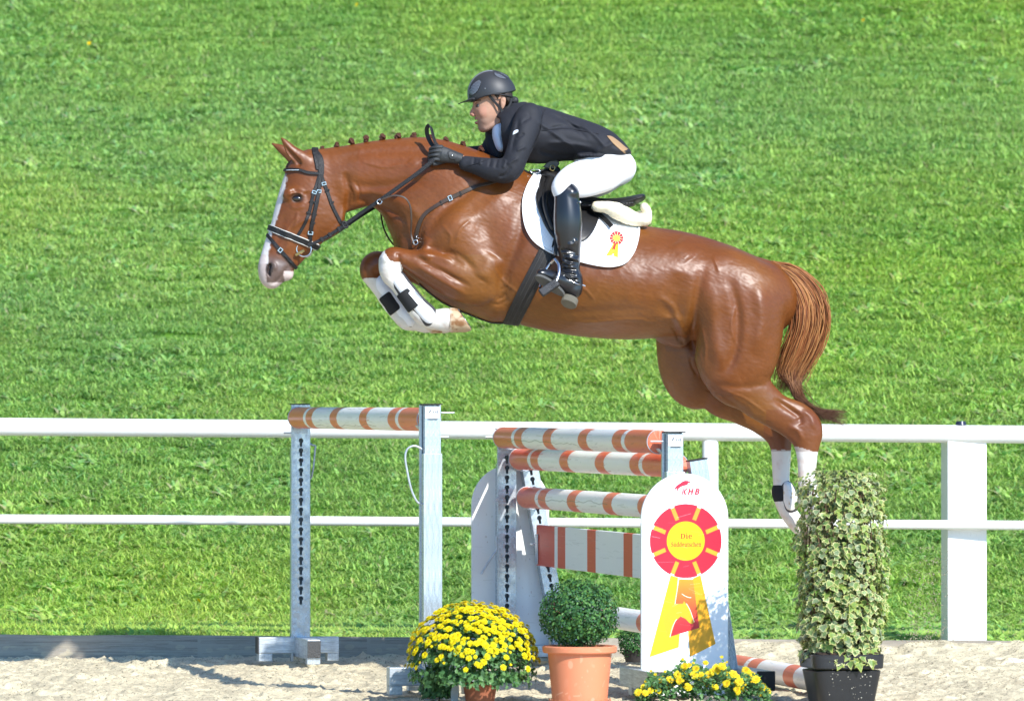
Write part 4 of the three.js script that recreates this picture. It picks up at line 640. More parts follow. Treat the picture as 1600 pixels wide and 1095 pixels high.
// tail: a dock and several hundred locks
{
  const r = rng(17), groups = [[], [], []];
  const C = [[1204, 414, 0], [1232, 420, 0], [1258, 446, 0], [1266, 492, 0], [1254, 545, 0], [1236, 590, 0]];
  for (let i = 0; i < 1700; i++) {
    const u = (r() + r() + r()) / 1.5 - 1, v = (r() - 0.5) * 2, ph = r() * 6.28, wob = 2 + r() * 4, inner = clamp((-u + 1) / 2), len = 0.55 + r() * 0.5; let P;
    // u: -1 inner edge ... +1 outer edge of the fan
    const off = (a, b) => lerp(a, b, (u + 1) / 2);
    const zz = (k) => v * k + Math.sin(ph + k) * 1.5;
    P = [V(1203 + r() * 8, 411 + (r() - 0.3) * 12, zz(5)), V(off(1220, 1238), off(436, 411), zz(8)), V(off(1231, 1284), off(470, 446), zz(16)), V(off(1228, 1302), off(515, 497), zz(20)), V(off(1212, 1293), off(556, 540), zz(18)), V(off(1207, 1264), off(585, 585), zz(14))];
    if (len > 0.72 && u > -0.75) { P.push(V(off(1232, 1250) + Math.sin(ph) * 3, off(600, 602), zz(9) + 8)); if (u > -0.2 || r() < 0.3) { P.push(V(1249 + 4 * u + Math.sin(ph) * 3, 620 + r() * 5, zz(6) + 24)); if (r() < 0.62) P.push(V(1268 + r() * 7, 637 + r() * 8, zz(8) + 32), V(1283 + r() * 40, 650 + (r() - 0.4) * 26, zz(9) + 32)); } }
    else if (r() < 0.4) P.push(V(off(1200, 1240) + r() * 8, 604 + r() * 10, zz(10)));
    if (r() < 0.06) for (const p of P.slice(2)) { p.x += (r() - 0.25) * 16; p.y += (r() - 0.5) * 10; }
    for (const p of P.slice(2)) { p.x += Math.sin(ph + p.y * 0.03) * wob * 0.6; p.y += (r() - 0.5) * 3; }
    const low = r(); groups[low < 0.4 ? 0 : low < 0.82 ? 1 : 2].push(taper(P, 0.35 + r() * 0.5, 20));
  }
  function taper(P, rad, seg) { const g = new THREE.TubeGeometry(new THREE.CatmullRomCurve3(P, false, 'centripetal'), seg, rad, 4), p = g.attributes.position, cur = new THREE.CatmullRomCurve3(P, false, 'centripetal'); for (let s = 0; s <= seg; s++) { const c = cur.getPointAt(s / seg), k = Math.min(1, 0.45 + s / seg * 4) * (1 - Math.pow(s / seg, 3) * 0.88); for (let j = 0; j <= 4; j++) { const q = s * 5 + j; p.setXYZ(q, c.x + (p.getX(q) - c.x) * k, c.y + (p.getY(q) - c.y) * k, c.z + (p.getZ(q) - c.z) * k); } } return g; }
  const tail = new THREE.Group(); tail.name = 'tail'; horse.add(tail);
  [[0.42, 0.19, 0.065], [0.28, 0.095, 0.03], [0.13, 0.045, 0.018]].forEach((c, i) => {
    const g = join(groups[i]), p = g.attributes.position, a = new Float32Array(p.count * 3); for (let k = 0; k < p.count; k++) { const y = p.getY(k), q = clamp(noise(p.getX(k) * 0.05, y * 0.02, i) * 0.5 + 0.75) , m = mix3(c, [0.05, 0.022, 0.015], sstep(560, 640, y + 22 * noise(p.getX(k) * 0.2, p.getZ(k) * 0.3, 4)) * 0.8); a.set(m.map((v) => v * q), k * 3); }
    g.setAttribute('color', new THREE.BufferAttribute(a, 3)); mesh('tail_locks', own(horse, toWorld(g)), phys({ vertexColors: true, roughness: 0.45, specularIntensity: 0.6 }), tail).userData.kind = 'stuff';
  });
}
// ---------------------------------------------------------------- tack
const leather = phys({ color: rgb(0.014, 0.013, 0.013), roughness: 0.42, bumpMap: rep(grainTex, 6), bumpScale: 0.0006, specularIntensity: 0.7 });
const brownLeather = std({ color: rgb(0.05, 0.03, 0.02), roughness: 0.5 });
const steel = std({ color: rgb(0.62, 0.63, 0.65), roughness: 0.22, metalness: 0.95 });
const brass = std({ color: rgb(0.5, 0.4, 0.18), roughness: 0.3, metalness: 0.8 });
const strapOn = (parent, name, line, w, o = {}) => { const [p, n] = lay(o.body ?? HB, line, o.side ?? 1, o.lift ?? 0.4, o.per ?? 8); return mesh(name, own(parent, toWorld(ribbon(p, n, w, o.thick ?? 1.3))), o.mat ?? leather, parent); };
const loopOn = (parent, name, a, b, w, o = {}) => { const [p, n] = loop(o.body ?? HB, a, b, o); return mesh(name, own(parent, toWorld(ribbon(p, n, w, o.thick ?? 1.5))), o.mat ?? leather, parent); };
const buckle = (parent, x, y, w, h, ang, side = 1) => { const z = HB.surfZ(x, y, side) + side * 2.6; const s = new THREE.Shape(); s.moveTo(-w / 2, -h / 2); s.lineTo(w / 2, -h / 2); s.lineTo(w / 2, h / 2); s.lineTo(-w / 2, h / 2); s.closePath(); const q = new THREE.Path(); const u = w / 2 - 1, v = h / 2 - 1; q.moveTo(-u, -v); q.lineTo(-u, v); q.lineTo(u, v); q.lineTo(u, -v); q.closePath(); s.holes.push(q); mesh('buckle', own(parent, toWorld(new THREE.ExtrudeGeometry(s, { depth: 1, bevelEnabled: true, bevelSize: 0.25, bevelThickness: 0.25, bevelSegments: 1 }).rotateZ(ang).translate(x, y, z - 0.6))), steel, parent); };
const keeper = (parent, x, y, w, h, ang) => { const z = HB.surfZ(x, y, 1) + 1.6; mesh('keeper', own(parent, toWorld(new RoundedBoxGeometry(w, h, 2.2, 1, 0.5).rotateZ(ang).translate(x, y, z))), leather, parent); };
const bridle = thing('bridle', 'black leather bridle with padded noseband, flash strap and reins on the chestnut head', 'bridle', W(480, 330, 0));
loopOn(bridle, 'headpiece', [492, 234], [513, 330], [10, 9], { from: -0.02, to: 1.05, n: 22, lift: 1 }); loopOn(bridle, 'headpiece', [492, 234], [513, 330], [10, 9], { from: 0.02, to: -1.1, n: 22, lift: 1 });
for (const s of [1, -1]) {
  strapOn(bridle, 'headpiece', [[492.5, 239], [499, 247], [502, 258], [502, 276]], s > 0 ? [11, 9] : 9, { side: s, lift: 1.2 });
  strapOn(bridle, 'browband', [[445.5, 266.5], [456, 266], [468, 267], [482, 271], [498, 272.5]], 5, { side: s, lift: 2.2 });
  strapOn(bridle, 'cheekpiece', [[500, 274], [495.5, 290], [491, 303], [484.5, 332], [476, 352], [466, 369]], 5, { side: s, lift: 0.8 });
  strapOn(bridle, 'cheekpiece', [[501, 274], [498.5, 302], [492.5, 332], [488, 352], [484, 382]], 6, { side: s, lift: 1.6 });
  strapOn(bridle, 'throatlatch', [[503, 276], [507, 288], [511, 298], [518.5, 320], [527, 338], [535, 353]], 5.6, { side: s, lift: 0.6 });
  const z = HB.surfZ(476, 388, s) + s * 3; const ring = new THREE.TorusGeometry(11.4, 1.15, 8, 36).translate(475.5, 390, z); mesh('bit_ring', own(bridle, toWorld(ring)), steel, bridle);
}
{ const stones = []; for (let i = 0; i < 17; i++) { const x = 447 + i * 1.25, z = HB.surfZ(x + 1, 266.5, 1); if (!Number.isNaN(z)) stones.push(new THREE.IcosahedronGeometry(0.85, 0).translate(x, 266.3 + i * 0.02, z + 4)); } mesh('browband_stones', own(bridle, toWorld(join(stones))), std({ color: rgb(0.7, 0.72, 0.75), roughness: 0.15, metalness: 0.6 }), bridle); }
loopOn(bridle, 'noseband', [420, 355.5], [481, 380], 9, { zc: 9, lift: 0.6, thick: 3 });
loopOn(bridle, 'noseband_piping', [420, 351], [482, 375.5], 1.2, { zc: 9, lift: 0.8, thick: 2.2, mat: std({ color: rgb(0.7, 0.68, 0.62), roughness: 0.6 }) });
loopOn(bridle, 'noseband_piping', [418.5, 360], [479.5, 384.5], 1.2, { zc: 9, lift: 0.8, thick: 2.2, mat: std({ color: rgb(0.7, 0.68, 0.62), roughness: 0.6 }) });
loopOn(bridle, 'flash_strap', [415, 364], [462, 418], 5.6, { zc: 11, lift: 0.6, thick: 1.8 });
buckle(bridle, 492, 301.5, 7, 5, 0.3); buckle(bridle, 499.5, 300, 7, 5, 0.1); buckle(bridle, 507, 288, 7, 5, -0.2); buckle(bridle, 486, 365, 8, 5, 0.1); buckle(bridle, 439, 391.5, 6, 7, 0.7);
for (const [x, y, a] of [[488.5, 316, 0.3], [483.5, 334, 0.4], [495, 318, 0.2], [492, 336, 0.2], [489.5, 349, 0.2], [512, 299, -0.4], [519, 318, -0.5], [447, 401, 0.7], [454, 409, 0.7]]) keeper(bridle, x, y, 8, 3, a);
mesh('bit_mouthpiece', own(bridle, toWorld(tube([V(463, 399, 30), V(470, 395, 34), V(476, 392, 36)], 2.4, 8, 8))), brass, bridle);
// reins: bit ring to hand, running free beside the neck
for (const s of [1, -1]) {
  const z0 = s > 0 ? 36 : -14, pts = [V(482, 385, z0), V(502, 376, z0 + s * 3), V(523, 364, z0 + s * 6), V(560, 338, z0 + s * 12), V(590, 318, s > 0 ? 56 : -44), V(630, 290, s > 0 ? 62 : -56), V(653, 273.5, s > 0 ? 65 : -60), V(679, 252, s > 0 ? 66 : -62)];
  const c = new THREE.CatmullRomCurve3(pts), P = c.getPoints(60); mesh('rein', own(bridle, toWorld(ribbon(P, P.map(() => V(-0.2, -0.25, s)), [5, 7], 1.4))), leather, bridle);
  if (s > 0) { for (const t of [0.1, 0.16, 0.23]) { const p = c.getPointAt(t); mesh('keeper', own(bridle, toWorld(new RoundedBoxGeometry(4, 8, 4, 1, 0.6).rotateZ(-0.5).translate(p.x, p.y, p.z + 0.6))), leather, bridle); } const p = c.getPointAt(0.28); mesh('rein_stop', own(bridle, toWorld(new THREE.TorusGeometry(5, 2, 8, 16).scale(0.7, 1, 1).rotateZ(-0.6).translate(p.x, p.y, p.z))), blackPlastic, bridle); }
}
// running martingale with neck strap
const mart = thing('breastplate', 'brown leather neck strap with running martingale forks in front of the saddle', 'breastplate', W(660, 380, 0));
for (const s of [1, -1]) strapOn(mart, 'neck_strap', [[815, 268], [790, 280], [764, 289], [741, 295], [704, 311.5], [676, 328], [662, 340], [655, 356], [651, 376]], 6.4, { side: s, mat: s ? brownLeather : 0, lift: 0.6, thick: 1.6 });
buckle(mart, 704, 311.5, 6, 8, -0.4); keeper(mart, 690, 319, 3, 8, -0.4); keeper(mart, 720, 304.5, 3, 8, -0.4);
{
  const zz = HB.surfZ(650, 372, 1), fork = (pts, name) => { const c = new THREE.CatmullRomCurve3(pts), P = c.getPoints(40); mesh(name, own(mart, toWorld(ribbon(P, P.map((p, i) => V(0.3, -0.1, 1)), 2.6, 1.2))), brownLeather, mart); };
  fork([V(594, 316, 60), V(604, 311, 61), V(617, 307.5, 62), V(633, 311, 62), V(641, 322, 60), V(643.5, 345, 56), V(643, 368, 48), V(648, 384, zz + 3)], 'fork_strap');
  fork([V(594, 320, -44), V(594, 334, -46), V(599, 357, -40), V(611, 378, -30), V(628, 392, -16), V(646, 398, 2)], 'fork_strap');
  mesh('martingale_ring', own(mart, toWorld(new THREE.TorusGeometry(3.6, 0.9, 8, 20).translate(594, 317, 60))), steel, mart);
  mesh('breast_clip', own(mart, toWorld(join([new THREE.TorusGeometry(3.6, 0.8, 8, 20).translate(650, 380, zz + 3), new THREE.TorusGeometry(2.6, 0.7, 8, 18).rotateY(0.9).translate(653, 372, zz + 4)]))), steel, mart);
  // strap between the forelegs to the girth
  const P = [], N = []; for (let i = 0; i <= 40; i++) { const x = lerp(655, 792, i / 40); let y = 530; for (; y > 380; y -= 0.5) if (HB.val(x, y, 8) < 0) break; P.push(V(x, y + 0.8, 8)); N.push(HB.grad(x, y, 8, 3)); } mesh('chest_strap', own(mart, toWorld(ribbon(P, N, 9, 1.6))), leather, mart);
}
// saddle pad
const nearZ = depthMap(HB, 770, 230, 1050, 440, 1, 4, 5), farZ = depthMap(HB, 770, 230, 1050, 440, -1, 4, 5);
const padPoly = [[838, 268], [826, 288], [818, 312], [817.5, 335], [822, 358], [832, 376], [846, 388], [866, 399], [908, 411], [936, 417], [956, 418], [974, 413], [986, 400], [993, 384], [997.5, 362], [996, 344], [975, 335], [950, 322], [920, 308], [885, 290], [860, 270]];
const padTex = canvasTex(1024, 1024, (c, w, h) => {        // printed rosette; 5 texels per photo pixel
  const r = rng(4), kx = w / 190, ky = h / 160, X = (x) => (x - 813) * kx, Y = (y) => (y - 262) * ky; c.fillStyle = '#f6f6f8'; c.fillRect(0, 0, w, h);
  c.strokeStyle = 'rgba(215,218,228,0.8)'; c.lineWidth = 1.2; for (let i = -40; i < 60; i++) { c.beginPath(); c.moveTo(i * 26, 0); c.lineTo(i * 26 + h * 0.6, h); c.moveTo(i * 26, h); c.lineTo(i * 26 + h * 0.6, 0); c.stroke(); }
  const cx = X(962.3), cy = Y(374), R = 10.6 * kx; c.fillStyle = '#c9252f'; c.beginPath(); c.ellipse(cx, cy, R, R * ky / kx * 1.03, 0, 0, 7); c.fill();
  c.strokeStyle = '#f6d9b0'; c.lineWidth = 5; for (let i = 0; i < 12; i++) { const a = i / 12 * 6.283 + 0.2; c.beginPath(); c.moveTo(cx, cy); c.lineTo(cx + Math.cos(a) * R * 1.02, cy + Math.sin(a) * R * 1.15); c.stroke(); }
  c.fillStyle = '#f3c44b'; c.beginPath(); c.ellipse(cx, cy, R * 0.52, R * 0.58, 0, 0, 7); c.fill(); c.fillStyle = '#a9622e'; c.font = '13px sans-serif'; c.textAlign = 'center'; c.fillText('Die', cx, cy - 2); c.font = '9px sans-serif'; c.fillText('Süddeutschen', cx, cy + 11);
  const poly = (p, f) => { c.fillStyle = f; c.beginPath(); p.forEach(([x, y], i) => (i ? c.lineTo(X(x), Y(y)) : c.moveTo(X(x), Y(y)))); c.fill(); };
  poly([[957.5, 382], [962, 385], [955, 401], [945, 402.5]], '#f0b62c'); poly([[959, 382], [963.5, 382], [961, 398], [951, 400]], '#cf3a2c'); poly([[961.5, 384], [965, 383], [964, 405], [957, 402]], '#f2d02c'); poly([[951.5, 395], [957, 391], [960, 394], [956, 399], [949, 401]], '#f0c23a');
  c.strokeStyle = '#7c7c86'; c.lineWidth = 1.6; c.beginPath(); let x = X(908); c.moveTo(x, Y(405)); for (let i = 0; i < 22; i++) { x += 2.6; c.lineTo(x, Y(405.5) + (r() - 0.6) * 12); } c.stroke();
});
const padMat = std({ map: padTex, roughness: 0.85, bumpMap: padTex, bumpScale: 0.002 });
const pad = thing('saddle_pad', 'white saddle pad with small red and yellow rosette print under the black saddle', 'saddle pad', W(905, 340, 0));
mesh('pad_side', own(pad, toWorld(drape(nearZ, padPoly, [912, 355], { lift: 1.5, thick: 4, rings: 26, n: 160, round: 2.5, uvBox: [813, 262, 1003, 422] }))), padMat, pad);
mesh('pad_side', own(pad, flip(toWorld(drape(farZ, padPoly, [912, 355], { lift: -1.5, thick: -4, rings: 20, n: 120, round: 2.5 })))), std({ color: rgb(0.8, 0.8, 0.8), roughness: 0.85 }), pad);
{ const P = [], N = [], B = resample(padPoly, 8); for (const [x, y] of B) { P.push(V(x, y, nearZ(x, y) + 4.4)); N.push(V(0, 0, 1)); } mesh('pad_binding', own(pad, toWorld(ribbon(P, N, 3, 2.2))), std({ color: rgb(0.84, 0.84, 0.84), roughness: 0.8 }), pad); }
// saddle
const saddle = thing('saddle', 'black leather jumping saddle with knee rolls and dark girth, under the rider', 'saddle', W(905, 330, 0));
{
  const seat = sculpt({ h: 1.3, noiseAmp: 0.15, chains: [chain([[850, 262, 858, 284, 22, 0], [872, 268, 876, 296, 26, 0], [900, 297, 900, 318, 30, 0], [936, 308, 936, 327, 38, 0], [970, 307.5, 972, 325, 46, 0], [994, 303, 996, 319, 47, 0], [1004, 302, 1006, 313, 42, 0]], { k: 4 }), chain([[905, 312, 905, 332, 58, 0], [950, 318, 950, 328, 56, 0], [990, 316, 990, 322, 46, 0]], { k: 6 })] });
  mesh('seat', own(saddle, rewind(seat.geometry())), leather, saddle);
  for (const s of [1, -1]) {
    const zf = s > 0 ? nearZ : farZ, flap = [[848, 268], [862, 256], [878, 276], [905, 306], [934, 318], [936, 336], [930, 356], [920, 372], [908, 380], [886, 383], [868, 378], [856, 364], [846, 344], [841, 320], [842, 290]];
    mesh('flap', own(saddle, s > 0 ? toWorld(drape(zf, flap, [888, 335], { lift: 7 * s, thick: 4 * s, rings: 18, n: 120, round: 2, bulge: 3 * s })) : flip(toWorld(drape(zf, flap, [888, 335], { lift: 7 * s, thick: 4 * s, rings: 14, n: 90, bulge: 3 * s })))), leather, saddle);
    const z = (x, y) => zf(x, y) + s * 15, roll = sculpt({ h: 1.3, chains: [chain([[862, 262, 876, 270, 7, z(868, 268)], [850, 284, 862, 290, 8, z(855, 286)], [845, 312, 857, 314, 9, z(850, 312)], [849, 338, 861, 334, 9, z(855, 336)], [859, 362, 868, 356, 6, z(864, 358)]].map((q) => [...q]), { k: 3 })] });
    mesh('knee_roll', own(saddle, rewind(roll.geometry())), leather, saddle);
    const pad2 = sculpt({ h: 1.3, chains: [chain([[846, 280, 853, 282, 4, z(850, 280) - s * 5], [836, 304, 846, 306, 5, z(841, 305) - s * 7], [838, 326, 848, 326, 5, z(843, 326) - s * 7], [846, 346, 854, 342, 4, z(850, 344) - s * 6]], { k: 3 })] });
    mesh('front_block', own(saddle, rewind(pad2.geometry())), leather, saddle);
    // stirrup leather tail and strap
    const b = { surfZ: (x, y) => zf(x, y) + s * 16, grad: () => V(0, 0, s) };
    strapOn(saddle, 'stirrup_leather', [[904, 316], [918, 325], [930, 332], [940, 340], [950, 350], [955, 356]], 7, { body: b, side: s, lift: 1, thick: 1.6 });
    strapOn(saddle, 'stirrup_leather', [[880, 290], [874, 330], [869, 372], [867, 402]], 6, { body: { surfZ: (x, y) => zf(x, y) + s * (s > 0 ? 20 : 20), grad: () => V(0, 0, s) }, side: s, thick: 1.6 });
    strapOn(saddle, 'billet', [[866, 376], [861, 396], [858, 412]], 3.6, { side: s, lift: 4, thick: 1.2 }); strapOn(saddle, 'billet', [[871, 376], [867, 394], [865, 406]], 3.6, { side: s, lift: 4, thick: 1.2 });
  }
  const [gp, gn] = loop(HB, [907, 296], [798, 505], { from: 0.75, to: Math.PI * 2 - 0.75, n: 90, lift: 1.2, reach: 1.35 });
  mesh('girth', own(saddle, toWorld(ribbon(gp, gn, 26, 3))), std({ color: rgb(0.022, 0.02, 0.019), roughness: 0.6, bumpMap: rep(fineTex, 8), bumpScale: 0.001 }), saddle);
  for (const d of [-6.5, 0, 6.5]) { const q = loop(HB, [907 + d * 0.89, 296 + d * 0.46], [798 + d * 0.89, 505 + d * 0.46], { from: 0.8, to: Math.PI + 0.2, n: 50, lift: 4.1, reach: 1.35 }); mesh('girth_stitching', own(saddle, toWorld(ribbon(q[0], q[1], 1, 0.5))), std({ color: rgb(0.05, 0.047, 0.045), roughness: 0.6 }), saddle); }
  // D-rings and straps at the pommel
  const z = nearZ(838, 270) + 8; mesh('pommel_strap', own(saddle, toWorld(tube([V(814, 268, z), V(828, 270, z + 3), V(846, 267, z + 2), V(858, 262, z - 3)], 2, 16, 7))), leather, saddle);
  mesh('d_ring', own(saddle, toWorld(new THREE.TorusGeometry(5, 1, 8, 20).scale(1.5, 0.6, 1).translate(836, 268, z + 5))), steel, saddle);
  mesh('d_ring', own(saddle, toWorld(new THREE.TorusGeometry(4.5, 0.9, 8, 20).rotateY(0.6).translate(863, 263, z + 5))), brass, saddle);
  const sp = [[848, 262], [857, 252], [868, 249], [874, 256], [866, 264]]; mesh('saddle_strap', own(saddle, toWorld(drape((x, y) => z - 1, sp, [861, 257], { lift: 0, thick: 3, rings: 5, n: 30 }))), std({ color: rgb(0.1, 0.095, 0.08), roughness: 0.6 }), saddle);
}
// sheepskin half pad rolled out behind the seat
{
  const t = thing('sheepskin_pad', 'cream sheepskin half pad rolled out behind the saddle seat', 'pad', W(975, 335, 0)), z = 46;
  const wool = sculpt({ h: 1.1, noiseAmp: 1.3, noiseScale: 0.22, chains: [chain([[928, 316, 934, 333, 10, z + 12], [950, 315, 946, 336, 11, z + 10], [968, 318, 960, 345, 13, z + 6], [988, 328, 979, 353, 14, z], [1003, 334, 999, 355.5, 14, z - 6], [1018, 341, 1001, 349, 13, z - 8], [1019, 331, 1001, 336, 12, z - 9], [1013, 320, 999, 329, 10, z - 10]], { k: 3 }), chain([[930, 317, 932, 330, 9, -z - 12], [950, 317, 947, 334, 10, -z - 10], [968, 322, 962, 342, 11, -z - 6], [988, 333, 980, 350, 12, -z], [1002, 337, 1000, 353, 12, -z + 6]], { k: 3 }), chain([[1000, 330, 1000, 352, 46, 0]], { k: 4 })] });
  mesh('fleece', own(t, rewind(wool.geometry())), std({ color: rgb(0.8, 0.72, 0.52), roughness: 1, bumpMap: null }), t);
}
// tendon boots on the forelegs
const bootWhite = std({ color: rgb(0.82, 0.82, 0.82), roughness: 0.5 }), bootEdge = std({ color: rgb(0.05, 0.05, 0.055), roughness: 0.75 }), velcro = std({ color: rgb(0.016, 0.016, 0.017), roughness: 0.9, bumpMap: rep(fineTex, 6), bumpScale: 0.002 });
const bootLabel = canvasTex(128, 96, (c, w, h) => { c.fillStyle = '#f2f2f2'; c.fillRect(0, 0, w, h); c.fillStyle = '#3a3a3e'; c.font = 'bold 34px serif'; c.fillText('EVER', 16, 74); c.beginPath(); c.moveTo(60, 34); c.lineTo(84, 12); c.lineTo(80, 30); c.lineTo(98, 26); c.lineTo(74, 42); c.fill(); });
function tendonBoot(label, dx, dy, z, s) {
  const t = thing('tendon_boot', label, 'horse boot', W(645 + dx, 470 + dy, z), 0, 'boots on the forelegs'), S = (q, dz, w) => q.map(([a, b, c, d, e = w]) => [a + dx, b + dy, c + dx, d + dy, e, z + dz]);
  const shell = [[610, 438, 633, 430, 14], [612, 447, 639, 437, 15], [626, 467, 651, 451, 15], [643, 488, 668, 471, 16.5], [654, 501, 682, 484, 18], [662, 507, 682, 491, 17]];
  const cut = [[600, 448, 614, 448, 40], [612, 470, 626, 462, 40], [630, 496, 642, 484, 40], [644, 512, 656, 500, 40]];
  const sh = sculpt({ h: 1.1, chains: [chain(S(shell, 0), { k: 2 })], cuts: [chain(S(cut, 0), { k: 1.5 })] });
  mesh('shell', own(t, rewind(sh.geometry())), bootWhite, t);
  const ed = sculpt({ h: 1.1, chains: [chain(S(shell.map(([a, b, c, d, w]) => { const l = Math.hypot(a - c, b - d), u = (a - c) / l * 1.4, v = (b - d) / l * 1.4; return [a + u, b + v, c - u * 0.6, d - v * 0.6, w - 1.2]; }), 0), { k: 2 })], cuts: [chain(S(cut.map(([a, b, c, d]) => [a - 4, b + 3, c - 2.4, d + 1.8, 40]), 0), { k: 1.5 })] });
  mesh('edging', own(t, rewind(ed.geometry())), bootEdge, t);
  const st = sculpt({ h: 1.1, chains: [chain(S([[621, 466, 644, 447, 16.4], [629, 478, 654, 459, 17], [638, 490, 663, 470, 17.4]], 0.3), { k: 1 })], planes: [[632 + dx, 455 + dy, z, -0.6, -0.8, 0], [650 + dx, 482 + dy, z, 0.6, 0.8, 0]] });
  mesh('strap', own(t, rewind(st.geometry())), velcro, t);
  const zf = (x, y) => { const q = st.surfZ(x, y, 1); return Number.isNaN(q) ? z + 13 : q; };
  const tab = [[639.5, 459.5], [646.5, 451.5], [661.5, 469], [654.5, 477.5]].map(([x, y]) => [x + dx, y + dy]);
  if (s > 0) {
    const Q = [tab[0], tab[1], tab[2], tab[3]], g = new THREE.BufferGeometry(), pos = [], uv = [], idx = []; for (let j = 0; j <= 6; j++) for (let i = 0; i <= 8; i++) { const u = i / 8, v = j / 6, x = lerp(lerp(Q[0][0], Q[3][0], u), lerp(Q[1][0], Q[2][0], u), v), y = lerp(lerp(Q[0][1], Q[3][1], u), lerp(Q[1][1], Q[2][1], u), v); pos.push(x, y, zf(x, y) + 0.9); uv.push(u, v); if (i && j) { const k = j * 9 + i; idx.push(k, k - 1, k - 9, k - 1, k - 10, k - 9); } }
    g.setAttribute('position', new THREE.Float32BufferAttribute(pos, 3)); g.setAttribute('uv', new THREE.Float32BufferAttribute(uv, 2)); g.setIndex(idx); g.computeVertexNormals(); mesh('strap_label', own(t, toWorld(g)), std({ map: bootLabel, roughness: 0.5, side: THREE.DoubleSide }), t);
  }
}
tendonBoot('white tendon boot with black strap and white label on the near foreleg', 0, 0, 62, 1);
tendonBoot('white tendon boot with broad black strap on the far foreleg, no label in view', -31, 3, -60, -1);
// fetlock boots behind
function fetlockBoot(label, dx, z) {
  const t = thing('fetlock_boot', label, 'horse boot', W(1228 + dx, 775, z), 0, 'boots on the hind fetlocks');
  const band = sculpt({ h: 1.1, chains: [chain([[1207 + dx, 768, 1240 + dx, 764, 15, z], [1209 + dx, 778, 1246 + dx, 776, 16, z]], { k: 2 })], planes: [[1225 + dx, 757, z, -0.1, -1, 0], [1225 + dx, 786, z, 0, 1, 0]] });
  mesh('strap', own(t, rewind(band.geometry())), velcro, t);
  const edge = sculpt({ h: 1, chains: [chain([[1218 + dx, 762, 1243 + dx, 762, 12, z + 5], [1218 + dx, 782, 1252 + dx, 780, 15, z + 3], [1224 + dx, 798, 1248 + dx, 794, 13, z + 3]], { k: 2 })] }); mesh('edging', own(t, rewind(edge.geometry())), bootEdge, t);
  const cup = sculpt({ h: 1, chains: [chain([[1222 + dx, 760, 1241 + dx, 760, 12, z + 7], [1221 + dx, 780, 1250 + dx, 778, 15, z + 5.5], [1226 + dx, 795, 1247 + dx, 791, 13, z + 5]], { k: 2 })] }); mesh('shell', own(t, rewind(cup.geometry((x, y) => (fbm(x * 0.2, y * 0.14, 3) > 0.62 && y > 765 ? [0.5, 0.42, 0.3] : [0.76, 0.75, 0.7])))), std({ vertexColors: true, roughness: 0.55 }), t);
}
fetlockBoot('white fetlock boot with black strap on the far hind leg, left of the ivy', 0, -40);
fetlockBoot('white fetlock boot on the near hind leg, hidden behind the ivy leaves', 37, 35);
// ---------------------------------------------------------------- the rider
const rider = thing('person', 'rider in dark jacket, white breeches, black boots and helmet crouched forward over the horse', 'person', W(900, 300, 0));
const skinOn = (name, o, mat, colf, parent = rider) => mesh(name, own(rider, rewind(sculpt(o).geometry(colf))), mat, parent);
// head, neck, forearms and the body under the clothes: one surface
const headChains = [
  chain([[749, 128, 779, 128, 20, 0], [744, 145, 800, 150, 24, 0]], { k: 6 }),                       // skull
  chain([[738.5, 157, 790, 160, 21, 0], [738.5, 168, 788, 172, 22, 0], [742.5, 180, 783, 180, 20.5, 0], [744.5, 190, 776, 188, 18, 0]], { k: 5 }),
  chain([[747, 194, 764, 200, 12, 0], [748, 199, 760, 203, 9, 0]], { k: 5 }),                       // chin
  chain([[740.5, 160, 745, 162, 3, 0], [736, 168, 743, 171, 3.4, 0], [732.8, 176, 740.5, 180.3, 4.8, 0]], { k: 2 }),   // nose
  ball(739.5, 179.5, 4.2, 2.6, 2.4, { k: 1.2 }), ball(739.5, 179.5, -4.2, 2.6, 2.4, { k: 1.2 }),
  chain([[740.5, 157, 744, 160, 14, 0], [740.5, 160.5, 744, 162, 13, 0]], { k: 2.5 }),               // brow
  chain([[741.8, 183.5, 746, 187, 8, 0]], { k: 1.5 }), chain([[742.2, 189.4, 747, 193, 7.5, 0]], { k: 1.2 }),   // lips
  ...[1, -1].flatMap((s) => [ball(756, 176, 15 * s, 8, 6, { k: 4 }), chain([[781, 176, 790, 178, 5, 17 * s], [774, 190, 782, 194, 5, 15 * s], [756, 197, 762, 205, 6, 8 * s]], { k: 5 }),
    chain([[781.5, 153, 791, 156, 2.6, 24 * s], [781, 162, 791, 163, 2.6, 24 * s], [782.5, 169.5, 787.5, 170.5, 2.2, 23.4 * s]], { k: 1.5 })]),
  chain([[769, 180, 797, 176, 17, 0], [776, 200, 805, 188, 18, 0], [783, 218, 818, 196, 24, 0]], { k: 6 }),
];
const headCuts = [...[1, -1].flatMap((s) => [ball(745.5, 164.5, 12.5 * s, 4, 5, { k: 2 }), ball(786, 160, 27.4 * s, 2.6, 1.6, { k: 1 })]), chain([[742, 187.4, 747, 188.6, 7.5, 0]], { k: 0.5 })];
